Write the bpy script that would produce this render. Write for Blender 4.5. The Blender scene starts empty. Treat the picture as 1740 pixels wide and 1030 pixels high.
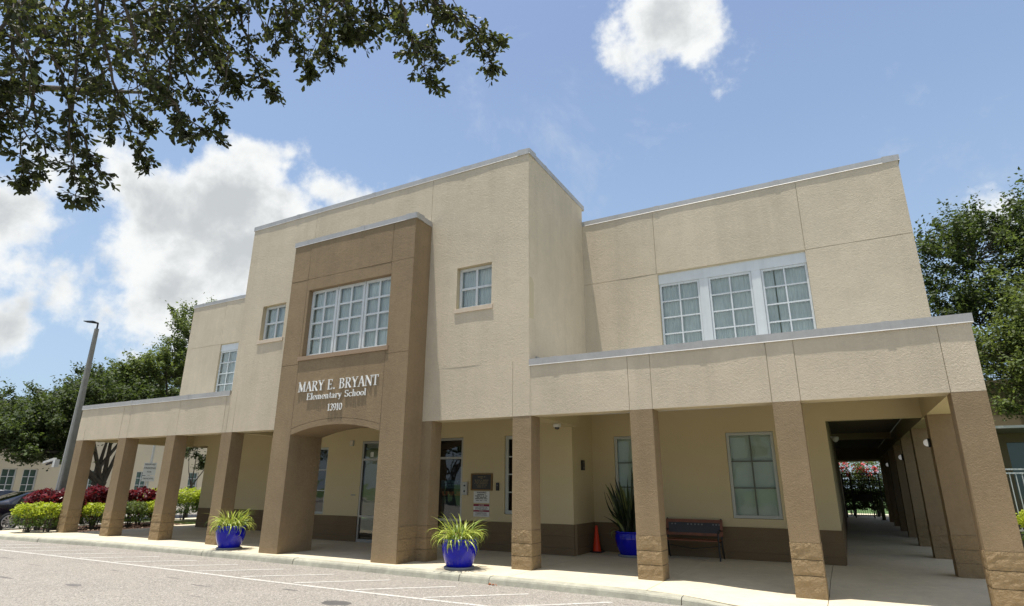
import bpy, math, random
import numpy as np
from mathutils import Vector, Matrix, Quaternion, noise as mnoise
sc=bpy.context.scene
# ------------------------------------------------------------------ camera
cd=bpy.data.cameras.new('camera'); cam=bpy.data.objects.new('camera',cd); sc.collection.objects.link(cam)
R=((0.8778643,0.47887657,0.00561335),(-0.13738288,0.26304066,-0.95495317),(-0.45878124,0.83754811,0.29670345))
M=Matrix.Identity(4)
for i in range(3):
    M[i][0]=R[0][i]; M[i][1]=-R[1][i]; M[i][2]=-R[2][i]
M[0][3],M[1][3],M[2][3]=3.102,-11.36,1.62
cam.matrix_world=M; cd.sensor_width=36; cd.lens=20.616; cd.clip_end=3000; cd.clip_start=.05
sc.camera=cam
sc.render.resolution_x=1024; sc.render.resolution_y=606
sc.view_settings.view_transform='Standard'; sc.view_settings.look='None'
sc.view_settings.gamma=1; sc.view_settings.use_curve_mapping=False
sc.view_settings.exposure=0.46
# ------------------------------------------------------------------ sun
SUNDIR=Vector((-0.1,-0.095,1.0)).normalized()
sl=bpy.data.lights.new('sun','SUN'); sl.energy=5.0; sl.angle=math.radians(.53); sl.color=(1,.955,.88)
so=bpy.data.objects.new('sun',sl); sc.collection.objects.link(so)
so.rotation_euler=SUNDIR.to_track_quat('Z','Y').to_euler()
# ------------------------------------------------------------------ sky
CLOUDS= [[-0.756,0.502,0.42,0.091],[-0.81,0.452,0.372,0.095],[-0.723,0.51,0.466,0.054],[-0.829,0.4,0.391,0.062],[-0.734,0.567,0.373,0.082],[-0.788,0.521,0.328,0.096],[-0.844,0.454,0.287,0.089],[-0.884,0.395,0.249,0.039],[-0.908,0.345,0.238,0.026],[-0.916,0.305,0.259,0.039],[-0.923,0.267,0.279,0.064],[-0.903,0.31,0.299,0.026],[-0.664,0.601,0.444,0.035],[-0.641,0.631,0.436,0.023],[-0.601,0.654,0.458,0.028],[-0.567,0.67,0.479,0.021],[-0.673,0.552,0.493,0.011],[-0.685,0.557,0.469,0.01],[-0.935,0.304,0.183,0.026],[-0.833,0.518,0.194,0.028],[-0.872,0.452,0.184,0.02],[-0.875,0.316,0.368,0.029],[-0.146,0.741,0.656,0.08],[-0.197,0.742,0.641,0.052],[-0.106,0.767,0.633,0.058],[-0.145,0.713,0.686,0.086],[-0.154,0.763,0.628,0.062],[-0.079,0.764,0.641,0.039],[-0.209,0.712,0.671,0.044],[-0.794,0.563,0.227,0.043],[0.223,0.915,0.336,0.015]]
w=bpy.data.worlds.new('World'); sc.world=w; w.use_nodes=True
nt=w.node_tree; nt.nodes.clear()
def nn(nt,t,**k):
    n=nt.nodes.new(t)
    for a,b in k.items(): setattr(n,a,b)
    return n
out=nn(nt,'ShaderNodeOutputWorld'); bg=nn(nt,'ShaderNodeBackground'); bg.inputs[1].default_value=0.125
sky=nn(nt,'ShaderNodeTexSky',sky_type='NISHITA'); sky.sun_disc=False
sky.sun_elevation=math.asin(SUNDIR.z); sky.sun_rotation=math.atan2(SUNDIR.x,SUNDIR.y)
sky.air_density=1.0; sky.dust_density=1.6; sky.ozone_density=1.2
tc=nn(nt,'ShaderNodeTexCoord')
def mth(op,a,b=None,c=None,clamp=False):
    n=nn(nt,'ShaderNodeMath',operation=op); n.use_clamp=clamp
    for i,v in enumerate((a,b,c)):
        if v is None: continue
        if isinstance(v,(int,float)): n.inputs[i].default_value=v
        else: nt.links.new(v,n.inputs[i])
    return n.outputs[0]
def smooth(v,a,b):
    n=nn(nt,'ShaderNodeMapRange',interpolation_type='SMOOTHSTEP'); nt.links.new(v,n.inputs[0])
    n.inputs[1].default_value=a; n.inputs[2].default_value=b; return n.outputs[0]
vec=tc.outputs['Generated']
wn=nn(nt,'ShaderNodeTexNoise'); wn.inputs['Scale'].default_value=4.5; wn.inputs['Detail'].default_value=6; nt.links.new(vec,wn.inputs['Vector'])
wv=nn(nt,'ShaderNodeVectorMath',operation='MULTIPLY_ADD'); nt.links.new(wn.outputs['Color'],wv.inputs[0]); wv.inputs[1].default_value=(.16,.16,.16); wv.inputs[2].default_value=(-.08,-.08,-.08)
wa=nn(nt,'ShaderNodeVectorMath',operation='ADD'); nt.links.new(vec,wa.inputs[0]); nt.links.new(wv.outputs[0],wa.inputs[1])
best=None
for x,y,z,r in CLOUDS:
    d=nn(nt,'ShaderNodeVectorMath',operation='DISTANCE'); nt.links.new(wa.outputs[0],d.inputs[0]); d.inputs[1].default_value=(x,y,z)
    v=mth('MULTIPLY_ADD',d.outputs['Value'],-1/.085,r/.085)
    best=v if best is None else mth('SMOOTH_MAX',best,v,.12)
def noise(scale,detail,rough,off=(0,0,0),dist=0):
    mp=nn(nt,'ShaderNodeMapping'); mp.inputs[1].default_value=off; nt.links.new(vec,mp.inputs[0])
    n=nn(nt,'ShaderNodeTexNoise'); n.inputs['Scale'].default_value=scale; n.inputs['Detail'].default_value=detail
    n.inputs['Roughness'].default_value=rough; n.inputs['Distortion'].default_value=dist
    nt.links.new(mp.outputs[0],n.inputs['Vector']); return n.outputs[0]
n1=noise(8,10,.60); n2=noise(2.2,4,.5,(3,1,2)); n3=noise(11,7,.6,(5,2,1),.25); nw=noise(3.2,6,.7,(9,4,1),.6)
# the same kind of clouds go on all round the sky outside the frame
sv=nn(nt,'ShaderNodeSeparateXYZ'); nt.links.new(vec,sv.inputs[0])
dotf=nn(nt,'ShaderNodeVectorMath',operation='DOT_PRODUCT'); nt.links.new(vec,dotf.inputs[0]); dotf.inputs[1].default_value=(-.459,.8375,.2967)
outside=smooth(dotf.outputs['Value'],.62,.45)
gen=mth('MULTIPLY',mth('SUBTRACT',n2,.52),5.0)
gen=mth('SUBTRACT',gen,mth('MULTIPLY',mth('SUBTRACT',1.0,outside),3.0))
fld=mth('MAXIMUM',best,gen)
fld=mth('MULTIPLY_ADD',mth('SUBTRACT',n1,.5),2.6,fld)
alpha=smooth(fld,-.12,.36)
wisp=mth('MULTIPLY',smooth(nw,.55,.85),.30)
haze=smooth(sv.outputs[2],.88,.05)
alpha=mth('MAXIMUM',alpha,wisp)
core=smooth(mth('MULTIPLY_ADD',mth('SUBTRACT',n3,.5),3.0,fld),.0,1.35)
cr=nn(nt,'ShaderNodeMixRGB'); nt.links.new(core,cr.inputs[0])
cr.inputs[1].default_value=(*(5.6,5.7,5.7),1); cr.inputs[2].default_value=(*(3.45,3.62,3.72),1)
tint=nn(nt,'ShaderNodeMixRGB',blend_type='MULTIPLY'); tint.inputs[0].default_value=1; nt.links.new(sky.outputs[0],tint.inputs[1]); tint.inputs[2].default_value=(*(.95,.97,1.03),1)
hz=nn(nt,'ShaderNodeMixRGB'); nt.links.new(mth('MULTIPLY_ADD',haze,.62,0.06),hz.inputs[0]); nt.links.new(tint.outputs[0],hz.inputs[1]); hz.inputs[2].default_value=(*(2.75,3.7,4.75),1)
mx=nn(nt,'ShaderNodeMixRGB'); nt.links.new(alpha,mx.inputs[0]); nt.links.new(hz.outputs[0],mx.inputs[1]); nt.links.new(cr.outputs[0],mx.inputs[2])
nt.links.new(mx.outputs[0],bg.inputs[0]); nt.links.new(bg.outputs[0],out.inputs[0])
# ------------------------------------------------------------------ helpers
rnd=random.Random(7); rng=np.random.RandomState(11)
C=sc.collection
def tag(o,label=None,cat=None,group=None,kind=None):
    if label: o['label']=label
    if cat: o['category']=cat
    if group: o['group']=group
    if kind: o['kind']=kind
    return o
def thing(name,label,cat,loc=(0,0,0),group=None):
    o=bpy.data.objects.new(name,None); C.objects.link(o); o.location=loc; o.empty_display_size=.2
    return tag(o,label,cat,group)
def wloc(o):
    v=Vector((0,0,0))
    while o: v=v+o.location; o=o.parent
    return v
def link_mesh(name,me,mat,parent=None):
    for m in (mat if isinstance(mat,(list,tuple)) else [mat]): me.materials.append(m)
    o=bpy.data.objects.new(name,me); C.objects.link(o); o.parent=parent
    return o
class MB:
    def __init__(s): s.v=[];s.f=[];s.mi=[];s.sm=[]
    def add(s,vs,fs,mi=0,sm=False):
        b=len(s.v); s.v+= [tuple(v) for v in vs]
        for f in fs: s.f.append(tuple(b+i for i in f)); s.mi.append(mi); s.sm.append(sm)
        return s
    def hexa(s,p,mi=0):  # 8 points: bottom 0-3 ccw, top 4-7 ccw
        return s.add(p,[(0,3,2,1),(4,5,6,7),(0,1,5,4),(1,2,6,5),(2,3,7,6),(3,0,4,7)],mi)
    def box(s,x0,x1,y0,y1,z0,z1,mi=0):
        return s.hexa([(x0,y0,z0),(x1,y0,z0),(x1,y1,z0),(x0,y1,z0),(x0,y0,z1),(x1,y0,z1),(x1,y1,z1),(x0,y1,z1)],mi)
    def tube(s,pts,rad,n=8,mi=0,cap=True,sm=True):
        pts=[Vector(p) for p in pts]
        if isinstance(rad,(int,float)): rad=[rad]*len(pts)
        rings=[];up=None
        for i,p in enumerate(pts):
            d=(pts[min(i+1,len(pts)-1)]-pts[max(i-1,0)])
            if d.length<1e-9: d=Vector((0,0,1))
            d.normalize()
            if up is None: up=Vector((0,0,1)) if abs(d.z)<.9 else Vector((1,0,0))
            a=d.cross(up)
            if a.length<1e-6: a=d.orthogonal()
            a.normalize(); b=a.cross(d).normalized(); up=b
            rings.append([p+a*math.cos(2*math.pi*k/n)*rad[i]+b*math.sin(2*math.pi*k/n)*rad[i] for k in range(n)])
        vs=[v for r in rings for v in r]; fs=[]
        for i in range(len(pts)-1):
            for k in range(n):
                k2=(k+1)%n; fs.append((i*n+k,i*n+k2,(i+1)*n+k2,(i+1)*n+k))
        s.add(vs,fs,mi,sm)
        if cap:
            s.add(rings[0],[tuple(range(n))],mi); s.add(rings[-1],[tuple(reversed(range(n)))],mi)
        return s
    def lathe(s,prof,c=(0,0,0),n=32,mi=0,sm=True):
        vs=[(c[0]+r*math.cos(2*math.pi*k/n),c[1]+r*math.sin(2*math.pi*k/n),c[2]+z) for r,z in prof for k in range(n)]
        fs=[(i*n+k,i*n+(k+1)%n,(i+1)*n+(k+1)%n,(i+1)*n+k) for i in range(len(prof)-1) for k in range(n)]
        return s.add(vs,fs,mi,sm)
    def build(s,name,mat,parent=None,off=None):
        o=wloc(parent) if parent else Vector(off or (0,0,0))
        me=bpy.data.meshes.new(name)
        me.from_pydata([(v[0]-o.x,v[1]-o.y,v[2]-o.z) for v in s.v],[],s.f)
        me.polygons.foreach_set('material_index',s.mi); me.polygons.foreach_set('use_smooth',s.sm); me.update()
        ob=link_mesh(name,me,mat,parent)
        if parent is None and off: ob.location=off
        return ob
def np_mesh(name,V,F,mat,parent=None,smooth=False,mi=None):
    V=np.asarray(V,np.float32).reshape(-1,3).copy(); F=np.asarray(F,np.int32)
    if parent: V-=np.array(wloc(parent),np.float32)
    me=bpy.data.meshes.new(name); k=F.shape[1]
    me.vertices.add(len(V)); me.vertices.foreach_set('co',V.ravel())
    me.loops.add(F.size); me.loops.foreach_set('vertex_index',F.ravel())
    me.polygons.add(len(F)); me.polygons.foreach_set('loop_start',np.arange(0,F.size,k,dtype=np.int32))
    if mi is not None: me.polygons.foreach_set('material_index',np.asarray(mi,np.int32))
    me.update(calc_edges=True); me.validate()
    return link_mesh(name,me,mat,parent)
# ------------------------------------------------------------------ materials
def mat(name,col,rough=.8,metal=0,spec=.5,bump=None,var=None,streak=None,speck=None,coat=0,emit=None):
    """col linear rgb; bump=list of (kind,scale,dist,strength); var=(scale,amount); speck=(scale,col,thr)"""
    m=bpy.data.materials.new(name); m.use_nodes=True; nt=m.node_tree; L=nt.links
    b=nt.nodes['Principled BSDF']; b.inputs['Roughness'].default_value=rough; b.inputs['Metallic'].default_value=metal
    b.inputs['Specular IOR Level'].default_value=spec; b.inputs['Coat Weight'].default_value=coat; b.inputs['Coat Roughness'].default_value=.08
    b.inputs['Base Color'].default_value=(*col,1)
    tc=nt.nodes.new('ShaderNodeTexCoord'); vec=tc.outputs['Object']; cur=None
    def nz(scale,detail=4,rough=.6,vec=vec,dist=0):
        n=nt.nodes.new('ShaderNodeTexNoise'); n.inputs['Scale'].default_value=scale; n.inputs['Detail'].default_value=detail
        n.inputs['Roughness'].default_value=rough; n.inputs['Distortion'].default_value=dist; L.new(vec,n.inputs['Vector']); return n.outputs[0]
    def rmp(v,a,b_,lo,hi):
        n=nt.nodes.new('ShaderNodeMapRange'); L.new(v,n.inputs[0]); n.inputs[1].default_value=a;n.inputs[2].default_value=b_
        n.inputs[3].default_value=lo;n.inputs[4].default_value=hi; return n.outputs[0]
    def mulc(fac):
        nonlocal cur
        x=nt.nodes.new('ShaderNodeMixRGB'); x.blend_type='MULTIPLY'; x.inputs[0].default_value=1
        if cur is None: x.inputs[1].default_value=(*col,1)
        else: L.new(cur,x.inputs[1])
        L.new(fac,x.inputs[2]); cur=x.outputs[0]
    if var:
        for s_,a_ in (var if isinstance(var,list) else [var]): mulc(rmp(nz(s_,5),.3,.7,1-a_,1+a_))
    if streak:
        mp=nt.nodes.new('ShaderNodeMapping'); L.new(vec,mp.inputs[0]); mp.inputs[3].default_value=(streak[0],streak[0],streak[0]*.06)
        mulc(rmp(nz(1,5,.7,mp.outputs[0]),.45,.75,1,1-streak[1]))
    if speck:
        for (s_,c_,t_) in speck:
            v=nt.nodes.new('ShaderNodeTexVoronoi'); v.inputs['Scale'].default_value=s_; L.new(vec,v.inputs['Vector'])
            sp=nt.nodes.new('ShaderNodeSeparateColor'); L.new(v.outputs['Color'],sp.inputs[0])
            x=nt.nodes.new('ShaderNodeMixRGB')
            g=nt.nodes.new('ShaderNodeMath'); g.operation='GREATER_THAN'; L.new(sp.outputs[0],g.inputs[0]); g.inputs[1].default_value=t_
            L.new(g.outputs[0],x.inputs[0])
            if cur is None: x.inputs[1].default_value=(*col,1)
            else: L.new(cur,x.inputs[1])
            x.inputs[2].default_value=(*c_,1); cur=x.outputs[0]
    if cur is not None: L.new(cur,b.inputs['Base Color'])
    if bump:
        prev=None
        for kind,scale,dist,strg in bump:
            bn=nt.nodes.new('ShaderNodeBump'); bn.inputs['Strength'].default_value=strg; bn.inputs['Distance'].default_value=dist
            if kind=='n': h=nz(scale,6,.65)
            elif kind=='d': h=nz(scale,3,.55,dist=1.2)
            else:
                v=nt.nodes.new('ShaderNodeTexVoronoi'); v.inputs['Scale'].default_value=scale; L.new(vec,v.inputs['Vector']); h=v.outputs[0]
            L.new(h,bn.inputs['Height'])
            if prev: L.new(prev,bn.inputs['Normal'])
            prev=bn.outputs[0]
        L.new(prev,b.inputs['Normal'])
    if emit:
        b.inputs['Emission Color'].default_value=(*emit[0],1); b.inputs['Emission Strength'].default_value=emit[1]
    return m
def leafmat(name,col,trans,var=.5,rough=.45,obj=False):
    m=bpy.data.materials.new(name); m.use_nodes=True; nt=m.node_tree; L=nt.links; nt.nodes.clear()
    o=nt.nodes.new('ShaderNodeOutputMaterial'); p=nt.nodes.new('ShaderNodeBsdfPrincipled'); t=nt.nodes.new('ShaderNodeBsdfTranslucent'); mx=nt.nodes.new('ShaderNodeMixShader')
    p.inputs['Roughness'].default_value=rough; p.inputs['Specular IOR Level'].default_value=.4
    g=nt.nodes.new('ShaderNodeNewGeometry'); r=nt.nodes.new('ShaderNodeMapRange')
    oi=nt.nodes.new('ShaderNodeObjectInfo')
    L.new(oi.outputs['Random'] if obj else g.outputs['Random Per Island'],r.inputs[0]); r.inputs[3].default_value=1-var;r.inputs[4].default_value=1+var
    for tgt,c in ((p.inputs['Base Color'],col),(t.inputs[0],trans)):
        x=nt.nodes.new('ShaderNodeMixRGB'); x.blend_type='MULTIPLY'; x.inputs[0].default_value=1; x.inputs[1].default_value=(*c,1); L.new(r.outputs[0],x.inputs[2]); L.new(x.outputs[0],tgt)
    mx.inputs[0].default_value=.35; L.new(p.outputs[0],mx.inputs[1]); L.new(t.outputs[0],mx.inputs[2]); L.new(mx.outputs[0],o.inputs[0])
    return m
def glassmat(name,tint=(.9,.95,.93),refl=1.0,rough=.02):
    m=bpy.data.materials.new(name); m.use_nodes=True; nt=m.node_tree; L=nt.links; nt.nodes.clear()
    o=nt.nodes.new('ShaderNodeOutputMaterial'); t=nt.nodes.new('ShaderNodeBsdfTransparent'); g=nt.nodes.new('ShaderNodeBsdfGlossy'); mx=nt.nodes.new('ShaderNodeMixShader')
    t.inputs[0].default_value=(*tint,1); g.inputs['Roughness'].default_value=rough
    f=nt.nodes.new('ShaderNodeFresnel'); f.inputs[0].default_value=1.5
    a=nt.nodes.new('ShaderNodeMath'); a.operation='MULTIPLY_ADD'; L.new(f.outputs[0],a.inputs[0]); a.inputs[1].default_value=1.3*refl; a.inputs[2].default_value=.03*refl; a.use_clamp=True
    bn=nt.nodes.new('ShaderNodeBump'); n=nt.nodes.new('ShaderNodeTexNoise'); tc=nt.nodes.new('ShaderNodeTexCoord')
    n.inputs['Scale'].default_value=1.7; n.inputs['Detail'].default_value=1; L.new(tc.outputs['Object'],n.inputs['Vector']); L.new(n.outputs[0],bn.inputs['Height']); bn.inputs['Distance'].default_value=.012; bn.inputs['Strength'].default_value=.5
    L.new(bn.outputs[0],g.inputs['Normal'])
    L.new(a.outputs[0],mx.inputs[0]); L.new(t.outputs[0],mx.inputs[1]); L.new(g.outputs[0],mx.inputs[2]); L.new(mx.outputs[0],o.inputs[0])
    return m
STB=[('n',2.2,.035,.3),('d',24,.014,.75),('n',55,.009,.8)]
m_beige=mat('beige_stucco',(.575,.495,.37),.92,spec=.2,bump=STB,var=[(.45,.06),(2.3,.04),(14,.035)],streak=(1.5,.13))
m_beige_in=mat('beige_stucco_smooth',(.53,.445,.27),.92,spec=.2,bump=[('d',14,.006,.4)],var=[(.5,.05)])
m_brown=mat('brown_stucco',(.268,.198,.118),.92,spec=.2,bump=STB,var=[(.45,.07),(2.3,.06),(14,.05)],streak=(1.5,.13))
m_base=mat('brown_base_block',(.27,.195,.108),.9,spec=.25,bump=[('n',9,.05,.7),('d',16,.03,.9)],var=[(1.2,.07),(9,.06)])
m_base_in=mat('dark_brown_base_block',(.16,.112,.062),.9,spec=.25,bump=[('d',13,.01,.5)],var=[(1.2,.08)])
m_core=mat('wall_core',(.50,.43,.29),.95)
m_core_b=mat('wall_core_brown',(.24,.175,.105),.95)
m_flash=mat('grey_metal_flashing',(.43,.42,.40),.55,metal=.25,var=[(1.5,.06),(12,.04)],streak=(3,.12),bump=[('n',1.5,.02,.15)])
m_white=mat('white_window_metal',(.62,.65,.65),.5,var=[(4,.04)],streak=(4,.10))
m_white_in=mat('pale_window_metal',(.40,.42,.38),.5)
m_alu=mat('silver_storefront_metal',(.34,.33,.30),.4,metal=.5)
m_sill=mat('beige_sill',(.60,.50,.38),.85,bump=[('n',30,.006,.4)],var=[(5,.05)])
m_sill_b=mat('brown_sill',(.32,.225,.145),.85,bump=[('n',30,.006,.4)],var=[(5,.05)])
m_letter=mat('white_letter',(.80,.80,.77),.4)
m_glass=glassmat('window_glass',(.97,.99,.98),1.05); m_glass_d=glassmat('storefront_glass',(.50,.55,.53),1.0)
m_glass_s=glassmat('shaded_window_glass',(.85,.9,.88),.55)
m_curtain=mat('pale_curtain',(.80,.84,.79),.9,var=[(1.6,.12)])
m_blind=mat('pale_green_blind',(.50,.56,.47),.9,var=[(2,.06)])
m_dark=mat('black_metal',(.012,.012,.013),.45); m_dark2=mat('dark_interior',(.03,.03,.03),.9)
m_walk=mat('sidewalk_concrete',(.56,.495,.36),.9,bump=[('n',60,.004,.6),('n',3,.01,.3)],var=[(.8,.09),(6,.07),(45,.06)],streak=None)
m_kerb=mat('kerb_concrete',(.34,.33,.26),.9,bump=[('n',50,.008,.7)],var=[(1.1,.2),(6,.16),(50,.10)])
m_asph=mat('worn_asphalt',(.235,.215,.185),.92,bump=[('v',70,.006,.6),('n',160,.004,.6)],var=[(.35,.10),(2.2,.08)],speck=[(58,(.36,.335,.295),.76),(64,(.12,.11,.10),.84),(36,(.27,.235,.20),.92)])
m_paint=mat('white_road_paint',(.52,.51,.47),.85,var=[(6,.10),(40,.16)],bump=[('n',90,.003,.5)],speck=[(55,(.27,.25,.22),.70),(7,(.45,.43,.39),.6)])
m_oil=mat('oil_stain',(.085,.08,.075),.7,var=[(9,.3)])
m_grass=mat('lawn',(.055,.105,.02),.95,var=[(2,.35),(20,.35)],bump=[('n',40,.03,.9)])
m_mulch=mat('bark_mulch',(.10,.052,.032),.95,var=[(14,.5),(50,.4)],bump=[('v',30,.03,1),('n',60,.02,1)])
m_bark=mat('oak_bark',(.085,.072,.055),.95,bump=[('n',14,.03,.9)],var=[(5,.3)])
m_leaf_near=leafmat('oak_leaf_near',(.034,.046,.016),(.085,.10,.016),.6,.55)
m_leaf=leafmat('oak_leaf',(.052,.075,.022),(.095,.135,.024),.55,.6)
m_leaf_l=leafmat('oak_leaf_light',(.10,.135,.04),(.17,.22,.04),.5,.6)
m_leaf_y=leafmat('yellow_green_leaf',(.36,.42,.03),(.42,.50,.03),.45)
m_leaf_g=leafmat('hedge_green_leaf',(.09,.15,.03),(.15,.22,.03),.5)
m_leaf_r=leafmat('red_leaf',(.13,.016,.022),(.17,.015,.018),.6,.3)
m_flower=leafmat('pink_flower',(.75,.10,.13),(.7,.12,.12),.35)
m_blade=leafmat('variegated_blade',(.40,.46,.09),(.40,.46,.06),.35,.35,obj=True)
m_blade2=leafmat('snake_plant_blade',(.028,.045,.018),(.03,.05,.015),.5,.35,obj=True)
m_blade3=leafmat('snake_plant_pale_blade',(.16,.19,.06),(.1,.12,.04),.3,.35,obj=True)
m_pot=mat('cobalt_glazed_ceramic',(.003,.005,.36),.10,spec=.42,var=[(6,.2)],bump=[('n',5,.006,.2)])
m_saucer=mat('grey_saucer',(.20,.21,.24),.6)
m_soil=mat('dark_soil',(.04,.03,.02),.95)
m_orange=mat('orange_plastic',(.80,.05,.008),.5)
m_wood=mat('orange_brown_wood',(.16,.045,.012),.5,var=[(6,.3)])
m_bronze=mat('bronze_frame',(.16,.09,.03),.45,metal=.6)
m_gal=mat('concrete_pole',(.19,.19,.17),.85,bump=[('n',30,.006,.5)],var=[(1.2,.12),(7,.1)])
m_pale=mat('pale_pole',(.55,.56,.53),.5)
m_signw=mat('white_sign_face',(.62,.62,.58),.5); m_signr=mat('maroon_sign_face',(.22,.012,.035),.5)
m_ink=mat('black_ink',(.015,.015,.015),.6); m_inkg=mat('grey_ink',(.16,.16,.15),.6); m_inkb=mat('bronze_ink',(.20,.15,.06),.5)
m_blue=mat('blue_poster',(.02,.10,.16),.5); m_teal=mat('teal_poster',(.006,.05,.055),.5); m_or=mat('orange_ink',(.55,.14,.03),.5); m_lb=mat('pale_blue_ink',(.16,.36,.42),.5)
m_lamp=mat('bulkhead_diffuser',(.8,.8,.8),.4,emit=((1,1,.97),.12))
m_car=mat('black_car_paint',(.006,.008,.014),.25,coat=1); m_carw=mat('white_car_paint',(.6,.6,.6),.3,coat=1)
m_carg=glassmat('car_glass',(.10,.12,.12),1.4); m_tyre=mat('tyre_rubber',(.015,.015,.015),.85); m_rim=mat('alloy_rim',(.55,.55,.56),.35,metal=.7); m_tail=mat('red_tail_lamp',(.45,.01,.01),.2,coat=1)
m_bg=mat('pale_background_stucco',(.60,.53,.39),.95,bump=[('n',20,.01,.4)],var=[(.4,.06)])
m_bgd=mat('olive_background_stucco',(.20,.165,.10),.95,bump=[('n',20,.01,.4)],var=[(.4,.08)])
m_teal_g=mat('background_pane',(.05,.10,.09),.15,coat=.5)
# ------------------------------------------------------------------ ground
def sheet(name,pts,z,m,thick=None,parent=None,kind='structure'):
    me=bpy.data.meshes.new(name); o=wloc(parent) if parent else Vector((0,0,0))
    me.from_pydata([(x-o.x,y-o.y,z-o.z) for x,y in pts],[],[tuple(range(len(pts)))]); me.update()
    ob=link_mesh(name,me,m,parent)
    if kind: ob['kind']=kind
    return ob
sheet('ground',[(-900,-900),(900,-900),(900,900),(-900,900)],-.150,m_grass)
road=sheet('road',[(-120,-40),(60,-40),(60,-1.0),(-21.5,-1.0),(-24.0,-.3),(-24.0,45),(-33,45),(-33,-1.0),(-120,-1.0)],-.130,m_asph)
lot=sheet('added_bounce_lot',[(-44.9,-1.0),(-33,-1.0),(-33,45),(-44.9,45)],-.131,m_asph)  # asphalt added here to bounce light onto the background building wall
def ky(x):  # front line of the kerb
    P=[(-30,-3.2),(-26,-2.2),(-23.5,-1.75),(-21,-1.5),(-19,-1.38),(-16,-1.10),(-9,-1.03),(-5,-1.12),(-2,-1.17),(0,-1.27),(.6,-1.36),(3,-1.75),(8,-2.4)]
    for (a,b),(c,d) in zip(P,P[1:]):
        if x<=c: return b+(d-b)*(x-a)/(c-a)
    return P[-1][1]
def gz(x,y):
    t=min(1,max(0,(x-.2)/1.8)); t=t*t*(3-2*t)
    s=min(1,max(0,(2.0-y)/1.5)); return -.085*t*s
kerb=thing('kerb','long pale concrete kerb along the front edge of the sidewalk','kerb'); tag(kerb,kind='structure'); del kerb['category']; del kerb['label']
JX=[-23.6,-21.2,-18.9,-16.2,-13.9,-11.9,-11.45,-9.4,-8.2,-6.2,-3.62,-2.95,.62,3.2,5.9,8]
for a,b in zip(JX,JX[1:]):
    m=MB(); n=max(1,int((b-a)/.7)); rows=[]
    for i in range(n+1):
        x=a+.006+(b-a-.012)*i/n; y=ky(x); dz=gz(x,0)+rnd.uniform(-.004,.004)+(-.045*min(1,max(0,(x-.6)/2.5)))
        j=rnd.uniform(-.008,.008)
        rows.append([(x,y+j,-.14),(x,y+.02+j,-.05+dz*.3),(x,y+.035+j,-.022+dz),(x,y+.07,-.004+dz),(x,y+.19,.001+dz),(x,y+.19,-.14)])
    vs=[v for r in rows for v in r]; fs=[]
    for i in range(n):
        for k in range(5): fs.append((i*6+k,(i+1)*6+k,(i+1)*6+k+1,i*6+k+1))
    m.add(vs,fs,0,False); m.add(rows[0],[(5,4,3,2,1,0)]); m.add(rows[-1],[(0,1,2,3,4,5)])
    m.build('kerb_section',m_kerb,kerb)
walk=bpy.data.objects.new('sidewalk',None); C.objects.link(walk); walk['kind']='structure'
SX=[-23.2,-20.35,-17.7,-15.05,-12.38,-9.81,-7.67,-5.25,-2.64,0.0,2.6,5.2,8]
SY=[None,.45,1.9,4.16]
for a,b in zip(SX,SX[1:]):
    for r in range(3):
        if a<-21 and r>0: continue
        g=.005; xa,xb=a+g,b-g
        if r==0:
            y00,y01=ky(xa)+.197,ky(xb)+.197
        else: y00=y01=SY[r]+g
        y1=SY[r+1]-g
        m=MB(); n=4
        P=[]
        for i in range(n+1):
            x=xa+(xb-xa)*i/n; yf=y00 if r else ky(x)+.197
            P+= [(x,yf,gz(x,yf)+.0),(x,y1,gz(x,y1))]
        vs=P+[(x,y,z-.12) for x,y,z in P]; K=2*(n+1); fs=[]
        for i in range(n):
            q=2*i; fs+=[(q,q+2,q+3,q+1),(q,q+K,q+2+K,q+2),(q+1,q+3,q+3+K,q+1+K)]
        fs+=[(0,1,1+K,K),(K-2,2*K-2,2*K-1,K-1)]
        m.add(vs,fs).build('concrete_slab',m_walk,walk)
for i in range(9):   # corridor floors going back
    y0=4.17+i*3.4; m=MB(); m.box(2.6,5.3,y0,y0+3.39,-.12,-.001); m.build('concrete_slab',m_walk,walk)
for i in range(2):
    y0=4.17+i*1.7; m=MB(); m.box(-21.0,-19.4,y0,y0+1.69,-.12,-.001); m.build('concrete_slab',m_walk,walk)
m=MB(); m.box(-12.69,-2.6,1.9,1.905,-.12,-.02); m.build('expansion_joint',m_dark,walk)
# footpath behind the beds, lawn kerb
fp=MB(); fp.box(-26.0,-21.1,7.4,8.9,-.15,-.03); tag(fp.build('footpath',m_walk),kind='structure')
fp=MB(); fp.box(-24.1,-23.95,-.2,30,-.15,.0); tag(fp.build('side_street_kerb',m_kerb),kind='structure')
sheet('mulch_bed',[(-23.95,-1.1),(-20.85,-.95),(-20.85,5.4),(-23.95,5.6)],-.045,m_mulch)
sheet('added_dark_bed',[(5.3,4.17),(7.3,4.17),(7.3,31),(5.3,31)],-.06,m_mulch)  # dark bed added to cut sunlit bounce into the corridor
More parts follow.
